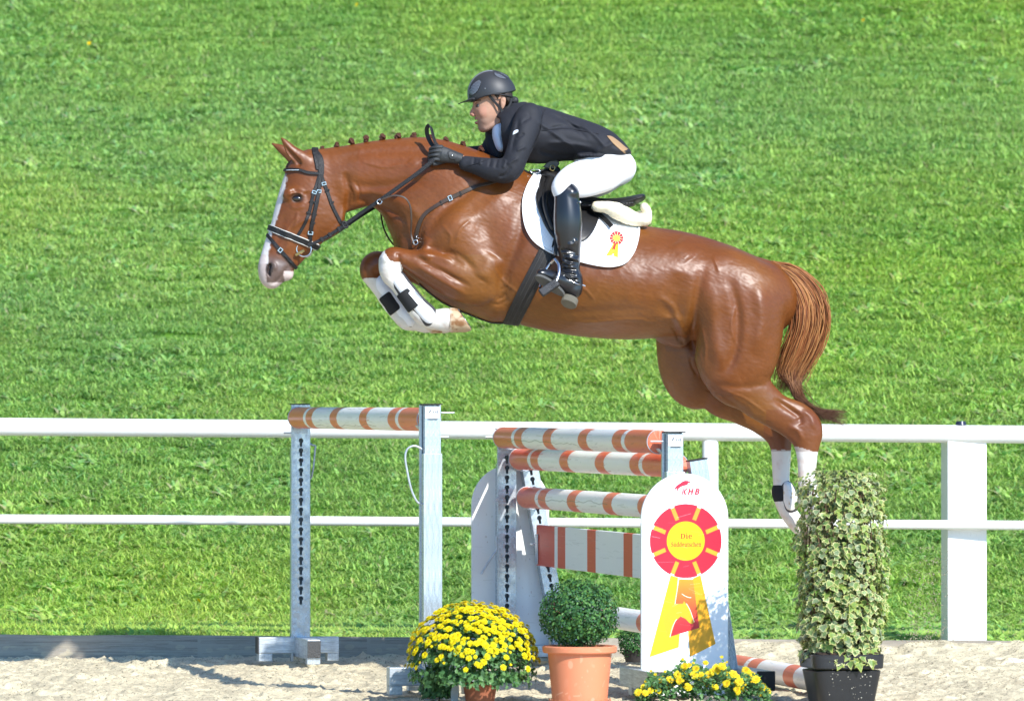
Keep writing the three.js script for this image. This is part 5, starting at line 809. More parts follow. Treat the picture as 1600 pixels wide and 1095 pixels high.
const skinTone = (x, y, z) => {
  const n = fbm(x * 0.25, y * 0.25, z * 0.25, 3); let c = mix3([0.44, 0.235, 0.155], [0.5, 0.29, 0.2], n);
  if (x < 760 && y < 200) { c = mix3(c, [0.5, 0.19, 0.13], 0.45 * sstep(14, 4, Math.hypot(x - 738, y - 177)) + 0.35 * sstep(13, 5, Math.hypot(x - 755, y - 175))); }
  if (y > 181 && x < 782) c = mix3(c, [0.22, 0.15, 0.12], 0.45 * sstep(180, 190, y + (x - 760) * 0.12));   // stubble
  if (x < 747 && y > 182.6 && y < 193.6 && Math.abs(z) < 9) c = mix3(c, [0.44, 0.17, 0.14], 0.7);
  if (y > 155.5 && y < 158.8 && x < 752 && Math.abs(z) > 4) c = mix3(c, [0.1, 0.06, 0.04], 0.75);
  return c;
};
const armBody = (s) => chain([[815, 184, 836, 196, 12, 46 * s], [803, 220, 824, 226, 14, 73 * s], [786, 256, 806, 276, 15, 82 * s], [762, 257, 762, 275, 13, 71 * s], [736, 250, 733, 267, 9.5, 60 * s], [722, 243, 716, 260, 8.5, 55 * s]], { k: 5 });
const underChains = [chain([[800, 180, 800, 225, 40, 0], [850, 185, 838, 238, 48, 0], [905, 200, 894, 236, 40, 0], [952, 234, 942, 266, 40, 0]], { k: 8 }), ...[1, -1].flatMap((s) => [armBody(s), chain([[962, 246, 955, 276, 16, 30 * s], [917, 268, 922, 296, 16, 74 * s], [874, 291, 888, 306, 12, 102 * s], [874, 340, 896, 340, 13, 112 * s], [878, 410, 896, 412, 9, 110 * s], [880, 444, 890, 452, 8, 112 * s]], { k: 6 })])];
{
  const a = sculpt({ chains: headChains, cuts: headCuts, h: 0.75 }).geometry(skinTone), b = sculpt({ chains: [...underChains, chain([[776, 200, 805, 188, 15, 0], [790, 226, 822, 200, 24, 0]], { k: 5 })], h: 2 }).geometry(skinTone);
  mesh('body', own(rider, mergeGeometries([rewind(a), rewind(b)])), phys({ vertexColors: true, roughness: 0.5, specularIntensity: 0.45 }), rider);
}
for (const s of [1, -1]) { mesh('eye', own(rider, toWorld(new THREE.SphereGeometry(3.1, 18, 12).translate(747.9, 165, 10.8 * s))), std({ color: rgb(0.4, 0.36, 0.33), roughness: 0.25 }), rider); mesh('iris', own(rider, toWorld(new THREE.SphereGeometry(1.9, 14, 10).translate(745.9, 165, 12 * s))), std({ color: rgb(0.05, 0.05, 0.05), roughness: 0.2 }), rider); mesh('eyelid', own(rider, toWorld(tube([V(744, 163.6, 8.4 * s), V(745.6, 162.2, 12 * s), V(748.5, 162.6, 14.6 * s), V(751.5, 164.6, 15.6 * s)], 0.9, 12, 6))), std({ color: rgb(0.4, 0.23, 0.17), roughness: 0.6 }), rider); }
// short dark hair under the helmet rim
skinOn('hair', { chains: [chain([[776, 143, 801, 148, 24.6, 0], [781, 150, 802, 156, 24.6, 0], [789, 158, 801, 162, 23, 0], [792, 166, 800, 170, 19, 0]], { k: 3 }), ...[1, -1].map((s) => chain([[770, 146, 782, 148, 2, 23 * s], [775, 152, 780, 154, 1.6, 23 * s], [777.5, 160, 780, 162, 1, 22.6 * s]], { k: 2 }))], noiseAmp: 0.35, noiseScale: 0.6, h: 0.9 }, std({ color: rgb(0.03, 0.019, 0.013), roughness: 0.7 }));
// helmet
const helmet = new THREE.Group(); helmet.name = 'helmet'; rider.add(helmet);
const hgeo = sculpt({ h: 0.8, chains: [ball(767, 146, 0, 37, 31.5, { k: 5 }), ball(774, 149, 0, 33, 30, { k: 5 })],
  cuts: [chain([[720, 162, 760, 212, 60, 0], [750, 152, 790, 200, 60, 0], [770, 147.5, 800, 190, 60, 0], [800, 150.5, 850, 190, 60, 0]], { k: 1.5 })] });
mesh('shell', own(rider, rewind(hgeo.geometry((x, y, z) => {
  const strip = Math.abs(z) < 9 + (150 - y) * 0.05 && x < 770, edge = Math.abs(Math.abs(z) - 9.4) < 1 && x < 770; return edge ? [0.3, 0.31, 0.33] : strip ? [0.1, 0.11, 0.13] : [0.03, 0.031, 0.034];
}))), std({ vertexColors: true, roughness: 0.5 }), helmet);
{
  const pk = sculpt({ h: 0.8, chains: [chain([[738, 150, 744, 160, 25, 0], [728, 154.5, 731, 160.5, 22, 0], [719.5, 158.4, 721.5, 162.4, 17, 0], [714.8, 161, 716.4, 164, 10, 0]], { k: 2 })] }); mesh('peak', own(rider, rewind(pk.geometry())), std({ color: rgb(0.028, 0.029, 0.032), roughness: 0.5 }), helmet);
  const grid = canvasTex(128, 128, (c, w, h) => { c.fillStyle = '#303236'; c.fillRect(0, 0, w, h); c.strokeStyle = '#9a9ea4'; c.lineWidth = 2.5; for (let i = -16; i < 32; i++) { c.beginPath(); c.moveTo(i * 9, 0); c.lineTo(i * 9 + 50, h); c.moveTo(i * 9, h); c.lineTo(i * 9 + 50, 0); c.stroke(); } });
  const gm = std({ map: grid, roughness: 0.35, metalness: 0.4, bumpMap: grid, bumpScale: 0.001 });
  const oval = (cx, cy, a, b, rot) => Array.from({ length: 14 }, (_, i) => { const t = i / 14 * 6.283, u = Math.cos(t) * a, v = Math.sin(t) * b * (1 - 0.18 * Math.cos(t)); return [cx + u * Math.cos(rot) - v * Math.sin(rot), cy + u * Math.sin(rot) + v * Math.cos(rot)]; });
  const hz = depthMap(hgeo, 720, 100, 815, 165, 1, 2, 2), hf = depthMap(hgeo, 720, 100, 815, 165, -1, 2, 2);
  for (const [cx, cy, a, b, r] of [[742.5, 137, 14, 6.5, -0.95], [784, 118.5, 12.5, 4.6, 0.32]]) { const P = oval(cx, cy, a, b, r), uvb = [cx - 14, cy - 14, cx + 14, cy + 14];
    mesh('vent', own(rider, toWorld(drape(hz, P, [cx, cy], { lift: -0.6, thick: 1.1, rings: 8, n: 42, round: 0.6, uvBox: uvb }))), gm, helmet); mesh('vent', own(rider, flip(toWorld(drape(hf, P, [cx, cy], { lift: 0.6, thick: -1.1, rings: 8, n: 42, round: 0.6, uvBox: uvb })))), gm, helmet);
    const q = [...P, P[0]]; const rr = tube(q.map(([x, y]) => V(x, y, hz(x, y) + 0.4)), 0.55, 60, 5); mesh('vent_rim', own(rider, toWorld(rr)), std({ color: rgb(0.02, 0.02, 0.022), roughness: 0.4 }), helmet); }
  mesh('rivet', own(rider, toWorld(new THREE.SphereGeometry(1, 8, 6).translate(758, 139.5, hz(758, 139.5)))), steel, helmet);
  mesh('rim', own(rider, toWorld(tube([V(737, 159, 18), V(748, 154.6, 27), V(758, 151, 31), V(770, 148.4, 31.4), V(785, 149.2, 30), V(797, 151.4, 22), V(803.5, 152, 8), V(803.5, 152, -8), V(797, 151.4, -22), V(785, 149.2, -30), V(770, 148.4, -31), V(758, 151, -31), V(748, 154.6, -27)], 1.1, 70, 6))), std({ color: rgb(0.012, 0.012, 0.013), roughness: 0.6 }), helmet);
  mesh('fit_dial', own(rider, toWorld(join([new THREE.CylinderGeometry(6, 6.4, 10, 20).rotateX(Math.PI / 2).translate(804, 157, 6), new THREE.SphereGeometry(5.6, 16, 10).scale(1, 1, 0.6).translate(804, 157, 11), box(12, 9, 22, 799, 156, 4, 2)]))), blackPlastic, helmet);
  const strapM = std({ color: rgb(0.015, 0.015, 0.016), roughness: 0.7 });
  for (const s of [1, -1]) {
    const R = (pts, w) => mesh('chin_strap', own(rider, toWorld(ribbon(new THREE.CatmullRomCurve3(pts.map(([x, y, z]) => V(x, y, z * s))).getPoints(30), Array.from({ length: 31 }, () => V(-0.15, 0.1, s)), w, 1.2))), strapM, helmet);
    R([[764, 149.5, 28], [770, 157, 25.6], [778, 166, 24.6], [784, 174, 23], [785.5, 180, 21.5]], 4.2); R([[800, 154, 22], [797, 164, 23], [790, 173, 23], [785.5, 180, 22]], 3.6); R([[785.5, 179, 22], [784, 188, 18], [778, 197, 13], [770, 203, 7], [764, 206, 0]], 4.6);
    if (s > 0) mesh('strap_buckle', own(rider, toWorld(box(8, 9, 3, 786, 177, 23.6, 1))), blackPlastic, helmet);
  }
}
// jacket
const cloth = std({ vertexColors: true, roughness: 0.78, bumpMap: null });
const armJ = (s, o = {}) => chain([[810, 170, 844, 194, 22, 50 * s], [803, 186, 842, 208, 24, 63 * s], [797, 210, 834, 231, 23.5, 73 * s], [790, 236, 826, 252, 22.5, 80 * s], [782, 252, 808, 284, 20.5, 83 * s], [770, 249, 776, 288, 19, 78 * s], [752, 247.5, 753, 280, 16, 70 * s], [738, 246, 735, 273, 13.5, 62 * s], [729, 245, 725, 270, 12.5, 58 * s]], { k: 6, ...o });
const jacket = sculpt({
  h: 1.2, chains: [chain([[810, 168, 790, 214, 36, 0], [826, 161, 800, 248, 58, 0], [852, 166, 836, 256, 64, 0], [886, 177, 872, 252, 62, 0], [920, 188, 908, 252, 60, 0], [946, 200, 938, 255, 60, 0], [968, 217, 958, 256, 58, 0], [981, 230, 974, 247, 54, 0], [986, 236, 982, 242, 50, 0]], { k: 8 }),
    armJ(1), chain([[800, 166, 835, 182, 24, -52], [778, 190, 812, 208, 24, -62], [762, 205, 790, 236, 21, -64], [752, 222, 770, 250, 18, -62], [728, 226, 728, 250, 13, -54]], { k: 6 }),
    chain([[796, 172, 808, 163, 20, 0], [790, 188, 818, 166, 27, 0]], { k: 4 }), chain([[757, 206, 772, 205, 14, -22], [758, 226, 780, 224, 18, -20], [766, 242, 790, 240, 20, -14]], { k: 6 }), chain([[940, 236, 940, 253, 57, 0], [905, 238, 903, 252, 59, 0]], { k: 5 })],
  strokes: [[[812, 186], [806, 214], [798, 246]], [[838, 190], [870, 214], [905, 240]], [[846, 210], [880, 200], [925, 208]], [[850, 226], [886, 226], [930, 234]], [[858, 178], [890, 196], [920, 222]], [[905, 196], [930, 214], [950, 240]], [[838, 236], [870, 244], [905, 246]], [[925, 240], [945, 232], [962, 220]]].map((p, i) => ({ p, h: i % 2 ? 3.2 : -3.4, s: 4, side: 1, z0: 25 }))
    .concat([[[790, 252], [786, 268]], [[778, 250], [774, 268]], [[768, 250], [764, 266]], [[752, 249], [750, 262]], [[742, 248], [740, 262]], [[800, 262], [790, 276], [778, 280]], [[812, 250], [800, 256], [792, 262]], [[820, 212], [806, 222]], [[830, 186], [814, 196]], [[822, 232], [806, 240]]].map((p, i) => ({ p, h: i % 3 ? -2.4 : 2.2, s: 2.6, side: 1, z0: 40 }))),
  cuts: [chain([[758, 196, 784, 190, 26, 29], [760, 214, 785, 210, 25, 30], [768, 234, 787, 231, 17, 31]], { k: 2 }), chain([[719, 244, 717, 264, 9, 55]], { k: 1 })], noiseAmp: 0.5, noiseScale: 0.09,
});
mesh('jacket', own(rider, rewind(jacket.geometry((x, y, z) => { const n = fbm(x * 0.3, y * 0.3, z * 0.3, 2), k = 0.85 + 0.3 * n; const velvet = false && x < 806 - Math.max(0, (y - 200)) * 0.3 && x > 779 && y < 236 && y < 170 + (812 - x) * 3 && Math.hypot(x - 792, (y - 198) * 0.42) < 13 && z > -20; return velvet ? [0.006, 0.006, 0.007] : [0.014 * k, 0.0145 * k, 0.02 * k]; }))), cloth, rider);
const jz = depthMap(jacket, 720, 150, 1000, 295, 1, 2, 3);
const jline = (name, pts, w, mat) => { const P = resample(pts, 8); mesh(name, own(rider, toWorld(ribbon(P.map(([x, y]) => V(x, y, jz(x, y) + 0.1)), P.map(([x, y]) => jacket.grad(x, y, jz(x, y) - 0.5, 3)), w, 0.9))), mat, rider); };
const seamM = std({ color: rgb(0.012, 0.012, 0.016), roughness: 0.9 });
jline('jacket_seam', [[852, 172], [846, 188], [844, 206], [836, 226], [826, 246]], 1.1, seamM); jline('jacket_seam', [[786, 246], [770, 250], [748, 258], [730, 262]], 1, seamM); jline('jacket_seam', [[846, 206], [890, 204], [935, 212]], 1, seamM);
mesh('sleeve_logo', own(rider, toWorld(drape(jz, [[799.5, 209.5], [808.5, 206], [809, 210.5], [800, 214.5]], [804.2, 210], { lift: 0.8, thick: 0.8, rings: 3, n: 16, round: 0.3 }))), std({ color: rgb(0.75, 0.77, 0.8), roughness: 0.5 }), rider);
mesh('vent_lining', own(rider, toWorld(drape(jz, [[947.5, 214], [955, 214.5], [965, 221], [976, 230], [986.5, 238.5], [978, 242.5], [968, 236], [957, 226]], [967, 229], { lift: 1, thick: 1.2, rings: 5, n: 40, round: 0.4 }))), std({ color: rgb(0.36, 0.22, 0.11), roughness: 0.6 }), rider);

// collar and shirt front
skinOn('shirt', { h: 0.9, chains: [chain([[769, 205, 792, 198, 19, 6], [769, 218, 790, 213, 20, 8], [775, 232, 792, 229, 14, 12]], { k: 3 }), chain([[777, 197, 803, 188, 19.5, 0], [776, 205, 806, 192, 21, 0]], { k: 3 })], noiseAmp: 0.5, noiseScale: 0.25 }, std({ color: rgb(0.62, 0.68, 0.8), roughness: 0.8 }));
skinOn('collar', { h: 0.9, chains: [chain([[794, 174, 808, 166, 24, 0], [789, 190, 818, 170, 29.5, 0], [788, 206, 806, 196, 33, 0]], { k: 3 })], cuts: [chain([[774, 168, 803, 160, 19, 0], [768, 190, 804, 178, 20.5, 0]], { k: 1 }), chain([[752, 190, 776, 200, 60, 0]], { k: 1 })] }, std({ color: rgb(0.008, 0.008, 0.009), roughness: 0.9 }));
// breeches
const legB = (s) => [chain([[958, 232, 958, 290, 30, 26 * s], [940, 250, 948, 302, 31, 50 * s], [908, 252, 920, 311, 29, 76 * s], [882, 264, 906, 312, 24, 96 * s], [863, 286, 896, 308, 19, 107 * s], [865, 306, 901, 312, 18.5, 111 * s], [868, 326, 898, 326, 17, 112 * s]], { k: 8 })];
const breeches = sculpt({ h: 1.5, chains: [chain([[919, 222, 926, 276, 48, 0], [938, 228, 962, 287, 54, 0], [958, 230, 962, 288, 52, 0]], { k: 8 }), chain([[962, 238, 978, 286, 30, 22], [956, 240, 974, 288, 30, 22]], { k: 8 }), chain([[962, 238, 978, 286, 30, -22], [956, 240, 974, 288, 30, -22]], { k: 8 }), ...legB(1), ...legB(-1)], strokes: [{ p: [[905, 262], [930, 276], [965, 280]], h: 1.5, s: 4, side: 1, z0: 30 }, { p: [[880, 280], [905, 290], [930, 296]], h: -1.4, s: 4, side: 1, z0: 40 }, { p: [[870, 296], [884, 292], [894, 282]], h: -1.4, s: 3, side: 1, z0: 60 }, { p: [[968, 256], [976, 268], [972, 280]], h: -1.5, s: 4, side: 1 }, { p: [[896, 258], [906, 276], [908, 296]], h: 1.2, s: 4, side: 1, z0: 40 }], noiseAmp: 0.25, noiseScale: 0.07 });
mesh('breeches', own(rider, rewind(breeches.geometry())), std({ color: rgb(0.8, 0.8, 0.81), roughness: 0.75 }), rider);
// boots
const bootLeather = phys({ color: rgb(0.011, 0.011, 0.013), roughness: 0.3, clearcoat: 0.5, clearcoatRoughness: 0.25, specularIntensity: 0.9 });
function ridingBoot(s) {
  const g = new THREE.Group(); g.name = 'riding_boot'; rider.add(g);
  const leg = chain([[866, 304, 902, 302, 19, 112 * s], [864, 316, 905, 316, 20.5, 113 * s], [863, 345, 909.5, 347, 22, 115 * s], [865, 374, 908.5, 376, 20.5, 115 * s], [871, 398, 907, 400, 17.5, 114 * s], [874, 418, 906, 422, 15.5, 114 * s], [873, 434, 906, 444, 15, 116 * s]], { k: 5 });
  const foot = [chain([[877, 430, 908, 448, 14.5, 114 * s], [882, 446, 907, 464, 13, 117 * s]], { k: 5 }), chain([[880, 434, 892, 460, 13.5, 118 * s], [862, 428, 876, 450, 12.5, 130 * s], [848, 423, 856, 441, 10, 142 * s], [841, 423, 846, 436, 7.5, 147 * s]], { k: 5 })];
  const wr = []; const r = rng(9); for (let i = 0; i < 13; i++) { const y = 393 + i * 3.4, x = 872 + r() * 10; wr.push({ p: [[x, y + (r() - 0.5) * 5], [x + 10, y + 2 + (r() - 0.3) * 6], [x + 22 + r() * 6, y + 4 + (r() - 0.5) * 8]], h: i % 2 ? 2.3 : -2.2, s: 2.3, side: s, z0: 90 * s }); }
  wr.push({ p: [[884, 386], [895, 384], [899, 376]], h: 2.2, s: 3, side: s, z0: 90 * s }, { p: [[868, 366], [872, 392]], h: -1.5, s: 5, side: s, z0: 90 * s });
  const b = sculpt({ h: 1.1, chains: [leg, ...foot, ball(892, 306, 112.5 * s, 11.5, 19, { k: 4 })], cuts: [chain([[850, 290, 882, 300, 60, 112 * s], [868, 270, 892, 292, 60, 112 * s]], { k: 1 })], strokes: wr });
  mesh('boot_shaft', own(rider, rewind(b.geometry())), bootLeather, g);
  // sole and heel plates, turned out towards the lens
  const a = V(-46, -33, 30 * s).normalize(), n = V(-0.42, 0.62, 0.55 * s); n.addScaledVector(a, -n.dot(a)).normalize(); const c = a.clone().cross(n);
  const plate = (org, L0, pts, th, name, col, bump) => { const sh = new THREE.Shape(pts.map(([u, v]) => new THREE.Vector2(u, v))), q = new THREE.ExtrudeGeometry(sh, { depth: th, bevelEnabled: true, bevelSize: 0.6, bevelThickness: 0.6, bevelSegments: 2, curveSegments: 10 }), p = q.attributes.position, nn = q.attributes.normal; for (let i = 0; i < p.count; i++) { const v = org.clone().addScaledVector(a, p.getX(i)).addScaledVector(c, p.getY(i)).addScaledVector(n, p.getZ(i)); p.setXYZ(i, v.x, v.y, v.z); const w = a.clone().multiplyScalar(nn.getX(i)).addScaledVector(c, nn.getY(i)).addScaledVector(n, nn.getZ(i)); nn.setXYZ(i, w.x, w.y, w.z); } mesh(name, own(rider, s > 0 ? flip(toWorld(q)) : toWorld(q)), std({ color: col, roughness: 0.75, bumpMap: grainTex, bumpScale: 0.004 }), g); };
  const oval = (L, w0, w1) => { const o = []; for (let i = 0; i < 26; i++) { const t = i / 26 * 6.283, u = Math.cos(t); o.push([L / 2 * (u + 1), Math.sin(t) * lerp(w0, w1, (u + 1) / 2)]); } return o; };
  const heel = V(893, 466, 118 * s).addScaledVector(n, 5); plate(heel.clone().addScaledVector(a, 16), 0, oval(58, 9, 12.5), 3.4, 'sole', rgb(0.17, 0.165, 0.15)); plate(heel.clone().addScaledVector(a, -10), 0, oval(25, 12.5, 10), 10, 'heel', rgb(0.24, 0.215, 0.16));
  const rimA = mesh('spur_strap', own(rider, toWorld(ribbon([V(876, 428, 131 * s), V(888, 436, 132.5 * s), V(900, 444, 129 * s), V(907.5, 447, 118 * s)], [V(-0.2, 0, s), V(0, 0, s), V(0.2, 0, s), V(0.9, 0, 0.4 * s)], 4, 1.4))), leather, g);
  mesh('spur', own(rider, toWorld(join([tube([V(888, 440, 132 * s), V(900, 446, 130 * s), V(908, 448, 119 * s)], 1, 14, 6), tube([V(907, 447, 119 * s), V(913, 449, 117 * s)], 1.3, 4, 6)]))), steel, g);
  if (s > 0) mesh('garter_snap', own(rider, toWorld(new THREE.SphereGeometry(2, 10, 8).translate(905, 320, 124))), steel, g);
}
ridingBoot(1); ridingBoot(-1);
// stirrups hang from the saddle
for (const s of [1, -1]) {
  const z = 136 * s, st = new THREE.Group(); st.name = 'stirrup'; saddle.add(st);
  mesh('iron', own(saddle, toWorld(tube([V(866, 408, z - 4 * s), V(871.5, 416, z + 2 * s), V(872.5, 428, z + 9 * s), V(870, 438, z + 14 * s), V(868, 442, z + 16 * s)], 2.6, 24, 8))), steel, st); mesh('iron', own(saddle, toWorld(tube([V(866, 408, z - 6 * s), V(860, 414, z - 16 * s), V(850, 428, z - 16 * s), V(843, 452, z - 2 * s)], 2.4, 24, 8))), steel, st);
  const g = new RoundedBoxGeometry(33, 13, 8, 2, 2), p = g.attributes.position; const tread = mesh('tread', own(saddle, toWorld(g.rotateZ(-0.62).rotateX(0.35 * s).translate(857, 452.5, z + 20 * s))), std({ color: rgb(0.022, 0.022, 0.024), roughness: 0.6 }), st);
  const studs = []; for (let i = 0; i < 6; i++) for (let j = 0; j < 2; j++) { const u = -12 + i * 4.8, v = -2.6 + j * 5.2, cs = Math.cos(-0.62), sn = Math.sin(-0.62); studs.push(new THREE.TorusGeometry(1.6, 0.55, 6, 10).translate(857 + u * cs - v * sn, 452.5 + u * sn + v * cs, z + 24.2 * s + (s > 0 ? v * 0.3 : 0))); } mesh('tread_grip', own(saddle, toWorld(join(studs))), std({ color: rgb(0.09, 0.09, 0.095), roughness: 0.45 }), st).userData.kind = 'stuff';
}
// gloved hands: palm, four curled fingers, thumb
function glove(dx, dy, zc, s) {
  const g = new THREE.Group(); g.name = 'glove'; rider.add(g); const Z = (v) => zc + v * s;
  const ch = [chain([[719 + dx, 240 + dy, 713 + dx, 258 + dy, 8.5, Z(0)], [709 + dx, 236 + dy, 703 + dx, 258 + dy, 8.5, Z(1)], [698 + dx, 231.5 + dy, 692 + dx, 257 + dy, 8.5, Z(2)], [690 + dx, 230 + dy, 685 + dx, 255 + dy, 7.5, Z(2)]], { k: 3 })];
  [[688, 232.5, 3.9, 0], [686, 238.5, 4, 1], [684.5, 244.8, 4, 0.5], [684, 251.5, 4.1, -1]].forEach(([x, y, r, o], i) => { const P = [[x + 2, y, 5 + o, r + 0.3], [x - 6, y + 0.6, 6 + o, r], [x - 13 + i * 0.6, y + 2.2, 2.5 + o, r * 0.95], [x - 14.5 + i, y + 4.6, -4 + o, r * 0.9], [x - 8, y + 6.4, -8 + o, r * 0.85], [x - 1, y + 6.2, -7 + o, r * 0.75]]; ch.push({ k: 0.8, tau: 1, pts: resample(P.map(([a, b, c, q]) => [a + dx, b + dy, Z(c), q, q]), 5) }); });
  ch.push({ k: 1.5, tau: 1, pts: resample([[703, 250, -6, 5], [694, 253, -8, 4.8], [684, 256.5, -3, 4.4], [678, 258, 2, 3.8]].map(([a, b, c, q]) => [a + dx, b + dy, Z(c), q, q]), 5) });
  const b = sculpt({ h: 0.8, chains: ch, noiseAmp: 0.22, noiseScale: 0.3, strokes: [{ p: [[700 + dx, 236 + dy], [696 + dx, 250 + dy]], h: -0.8, s: 1.6, side: s, z0: zc }, { p: [[693 + dx, 234 + dy], [689 + dx, 254 + dy]], h: 0.9, s: 2, side: s, z0: zc }] });
  const gm = std({ color: rgb(0.028, 0.03, 0.032), roughness: 0.62, bumpMap: null });
  mesh('hand', own(rider, rewind(b.geometry())), gm, g);
  skinOn('wrist_band', { h: 0.9, chains: [chain([[725 + dx, 243 + dy, 720 + dx, 259 + dy, 9.4, Z(0)], [714 + dx, 238.5 + dy, 709 + dx, 258.5 + dy, 9.4, Z(0.4)]], { k: 1 })], planes: [[722.5 + dx, 250 + dy, zc, 0.95, 0.3, 0], [712 + dx, 248 + dy, zc, -0.95, -0.3, 0]] }, gm, null, g);
  const zf = (x, y) => { const q = b.surfZ(x, y, s); return Number.isNaN(q) ? Z(9) : q; };
  if (s > 0) { mesh('strap_tab', own(rider, toWorld(drape(zf, [[700, 241], [704, 238], [713, 241], [717, 246], [713, 252], [703, 251]].map(([x, y]) => [x + dx, y + dy]), [708 + dx, 246 + dy], { lift: 0.3, thick: 1.2, rings: 5, n: 36 }))), gm, g); mesh('snap', own(rider, toWorld(new THREE.SphereGeometry(1.6, 10, 8).translate(707 + dx, 245.5 + dy, zf(707 + dx, 245.5 + dy) + 1.6))), steel, g); }
}
glove(0, 0, 58, 1); glove(-4, -6, -52, -1);
// loop of a riding crop standing up out of the near hand
{
  const t = thing('riding_crop', 'black riding crop with wrist loop standing up from the gloved near hand', 'crop', W(682, 234, 58));
  const P = new THREE.CatmullRomCurve3([V(686, 232, 56), V(681, 226, 56), V(677, 214, 55), V(674, 203, 54), V(670.5, 198.5, 52), V(667.5, 202, 49), V(668, 212, 46), V(673, 224, 47), V(680, 233, 50)]).getPoints(60);
  mesh('wrist_loop', own(t, toWorld(ribbon(P, P.map((p, i) => { const u = i / 60; return V(Math.cos(Math.PI * u * 0.9) * 0.6 + 0.3, -0.2, Math.cos(Math.PI * u) * 0.9); }), 6.5, 1.2))), leather, t);
  mesh('shaft', own(t, toWorld(tube([V(690, 236, 52), V(684, 243, 50), V(671, 262, 46), V(655, 288, 42)], 1.7, 14, 7))), blackPlastic, t);
}
// ---------------------------------------------------------------- pots and plants
const leafMat = phys({ vertexColors: true, roughness: 0.45, side: THREE.DoubleSide, transmission: 0.22, thickness: 0, specularIntensity: 0.5 });
function fan(outline, inner, cIn, cOut, cup = 0.2) {     // leaf blade: green centre, rim of another colour, slightly cupped; unit length along +y, facing +z
  const pos = [], col = [], idx = [], n = outline.length; const put = (x, y, c) => { pos.push(x, y, cup * (x * x * 1.6 - (y - 0.4) ** 2 * 0.5)); col.push(...c); };
  put(0, 0.35, cIn); for (const [x, y] of outline) put(x * inner, 0.35 + (y - 0.35) * inner, cIn); for (const [x, y] of outline) put(x * (inner + 0.03), 0.35 + (y - 0.35) * (inner + 0.03), cOut); for (const [x, y] of outline) put(x, y, cOut);
  for (let i = 0; i < n; i++) { const j = (i + 1) % n; idx.push(0, 1 + i, 1 + j, 1 + n + i, 1 + 2 * n + i, 1 + n + j, 1 + n + j, 1 + 2 * n + i, 1 + 2 * n + j, 1 + i, 1 + n + i, 1 + j, 1 + j, 1 + n + i, 1 + n + j); }
  const g = new THREE.BufferGeometry(); g.setAttribute('position', new THREE.Float32BufferAttribute(pos, 3)); g.setAttribute('color', new THREE.Float32BufferAttribute(col, 3)); g.setIndex(idx); g.computeVertexNormals(); return g;
}
const joinC = (l) => mergeGeometries(l.map((g) => (g.index ? g.toNonIndexed() : g)));
const xf = (pos, dir, roll, s) => { const m = new THREE.Matrix4(), z = dir.clone().normalize(), x = V(0, 1, 0).cross(z); if (x.lengthSq() < 1e-4) x.set(1, 0, 0); x.normalize(); const y = z.clone().cross(x); m.makeBasis(x, y, z); return new THREE.Matrix4().compose(pos, new THREE.Quaternion().setFromRotationMatrix(m).multiply(new THREE.Quaternion().setFromAxisAngle(V(0, 0, 1), roll)), V(s, s, s)); };
const ivyOutline = [[0, 0], [0.16, -0.1], [0.3, 0.02], [0.52, 0.06], [0.42, 0.26], [0.66, 0.5], [0.36, 0.52], [0.24, 0.7], [0, 1.05], [-0.24, 0.7], [-0.36, 0.52], [-0.66, 0.5], [-0.42, 0.26], [-0.52, 0.06], [-0.3, 0.02], [-0.16, -0.1]];
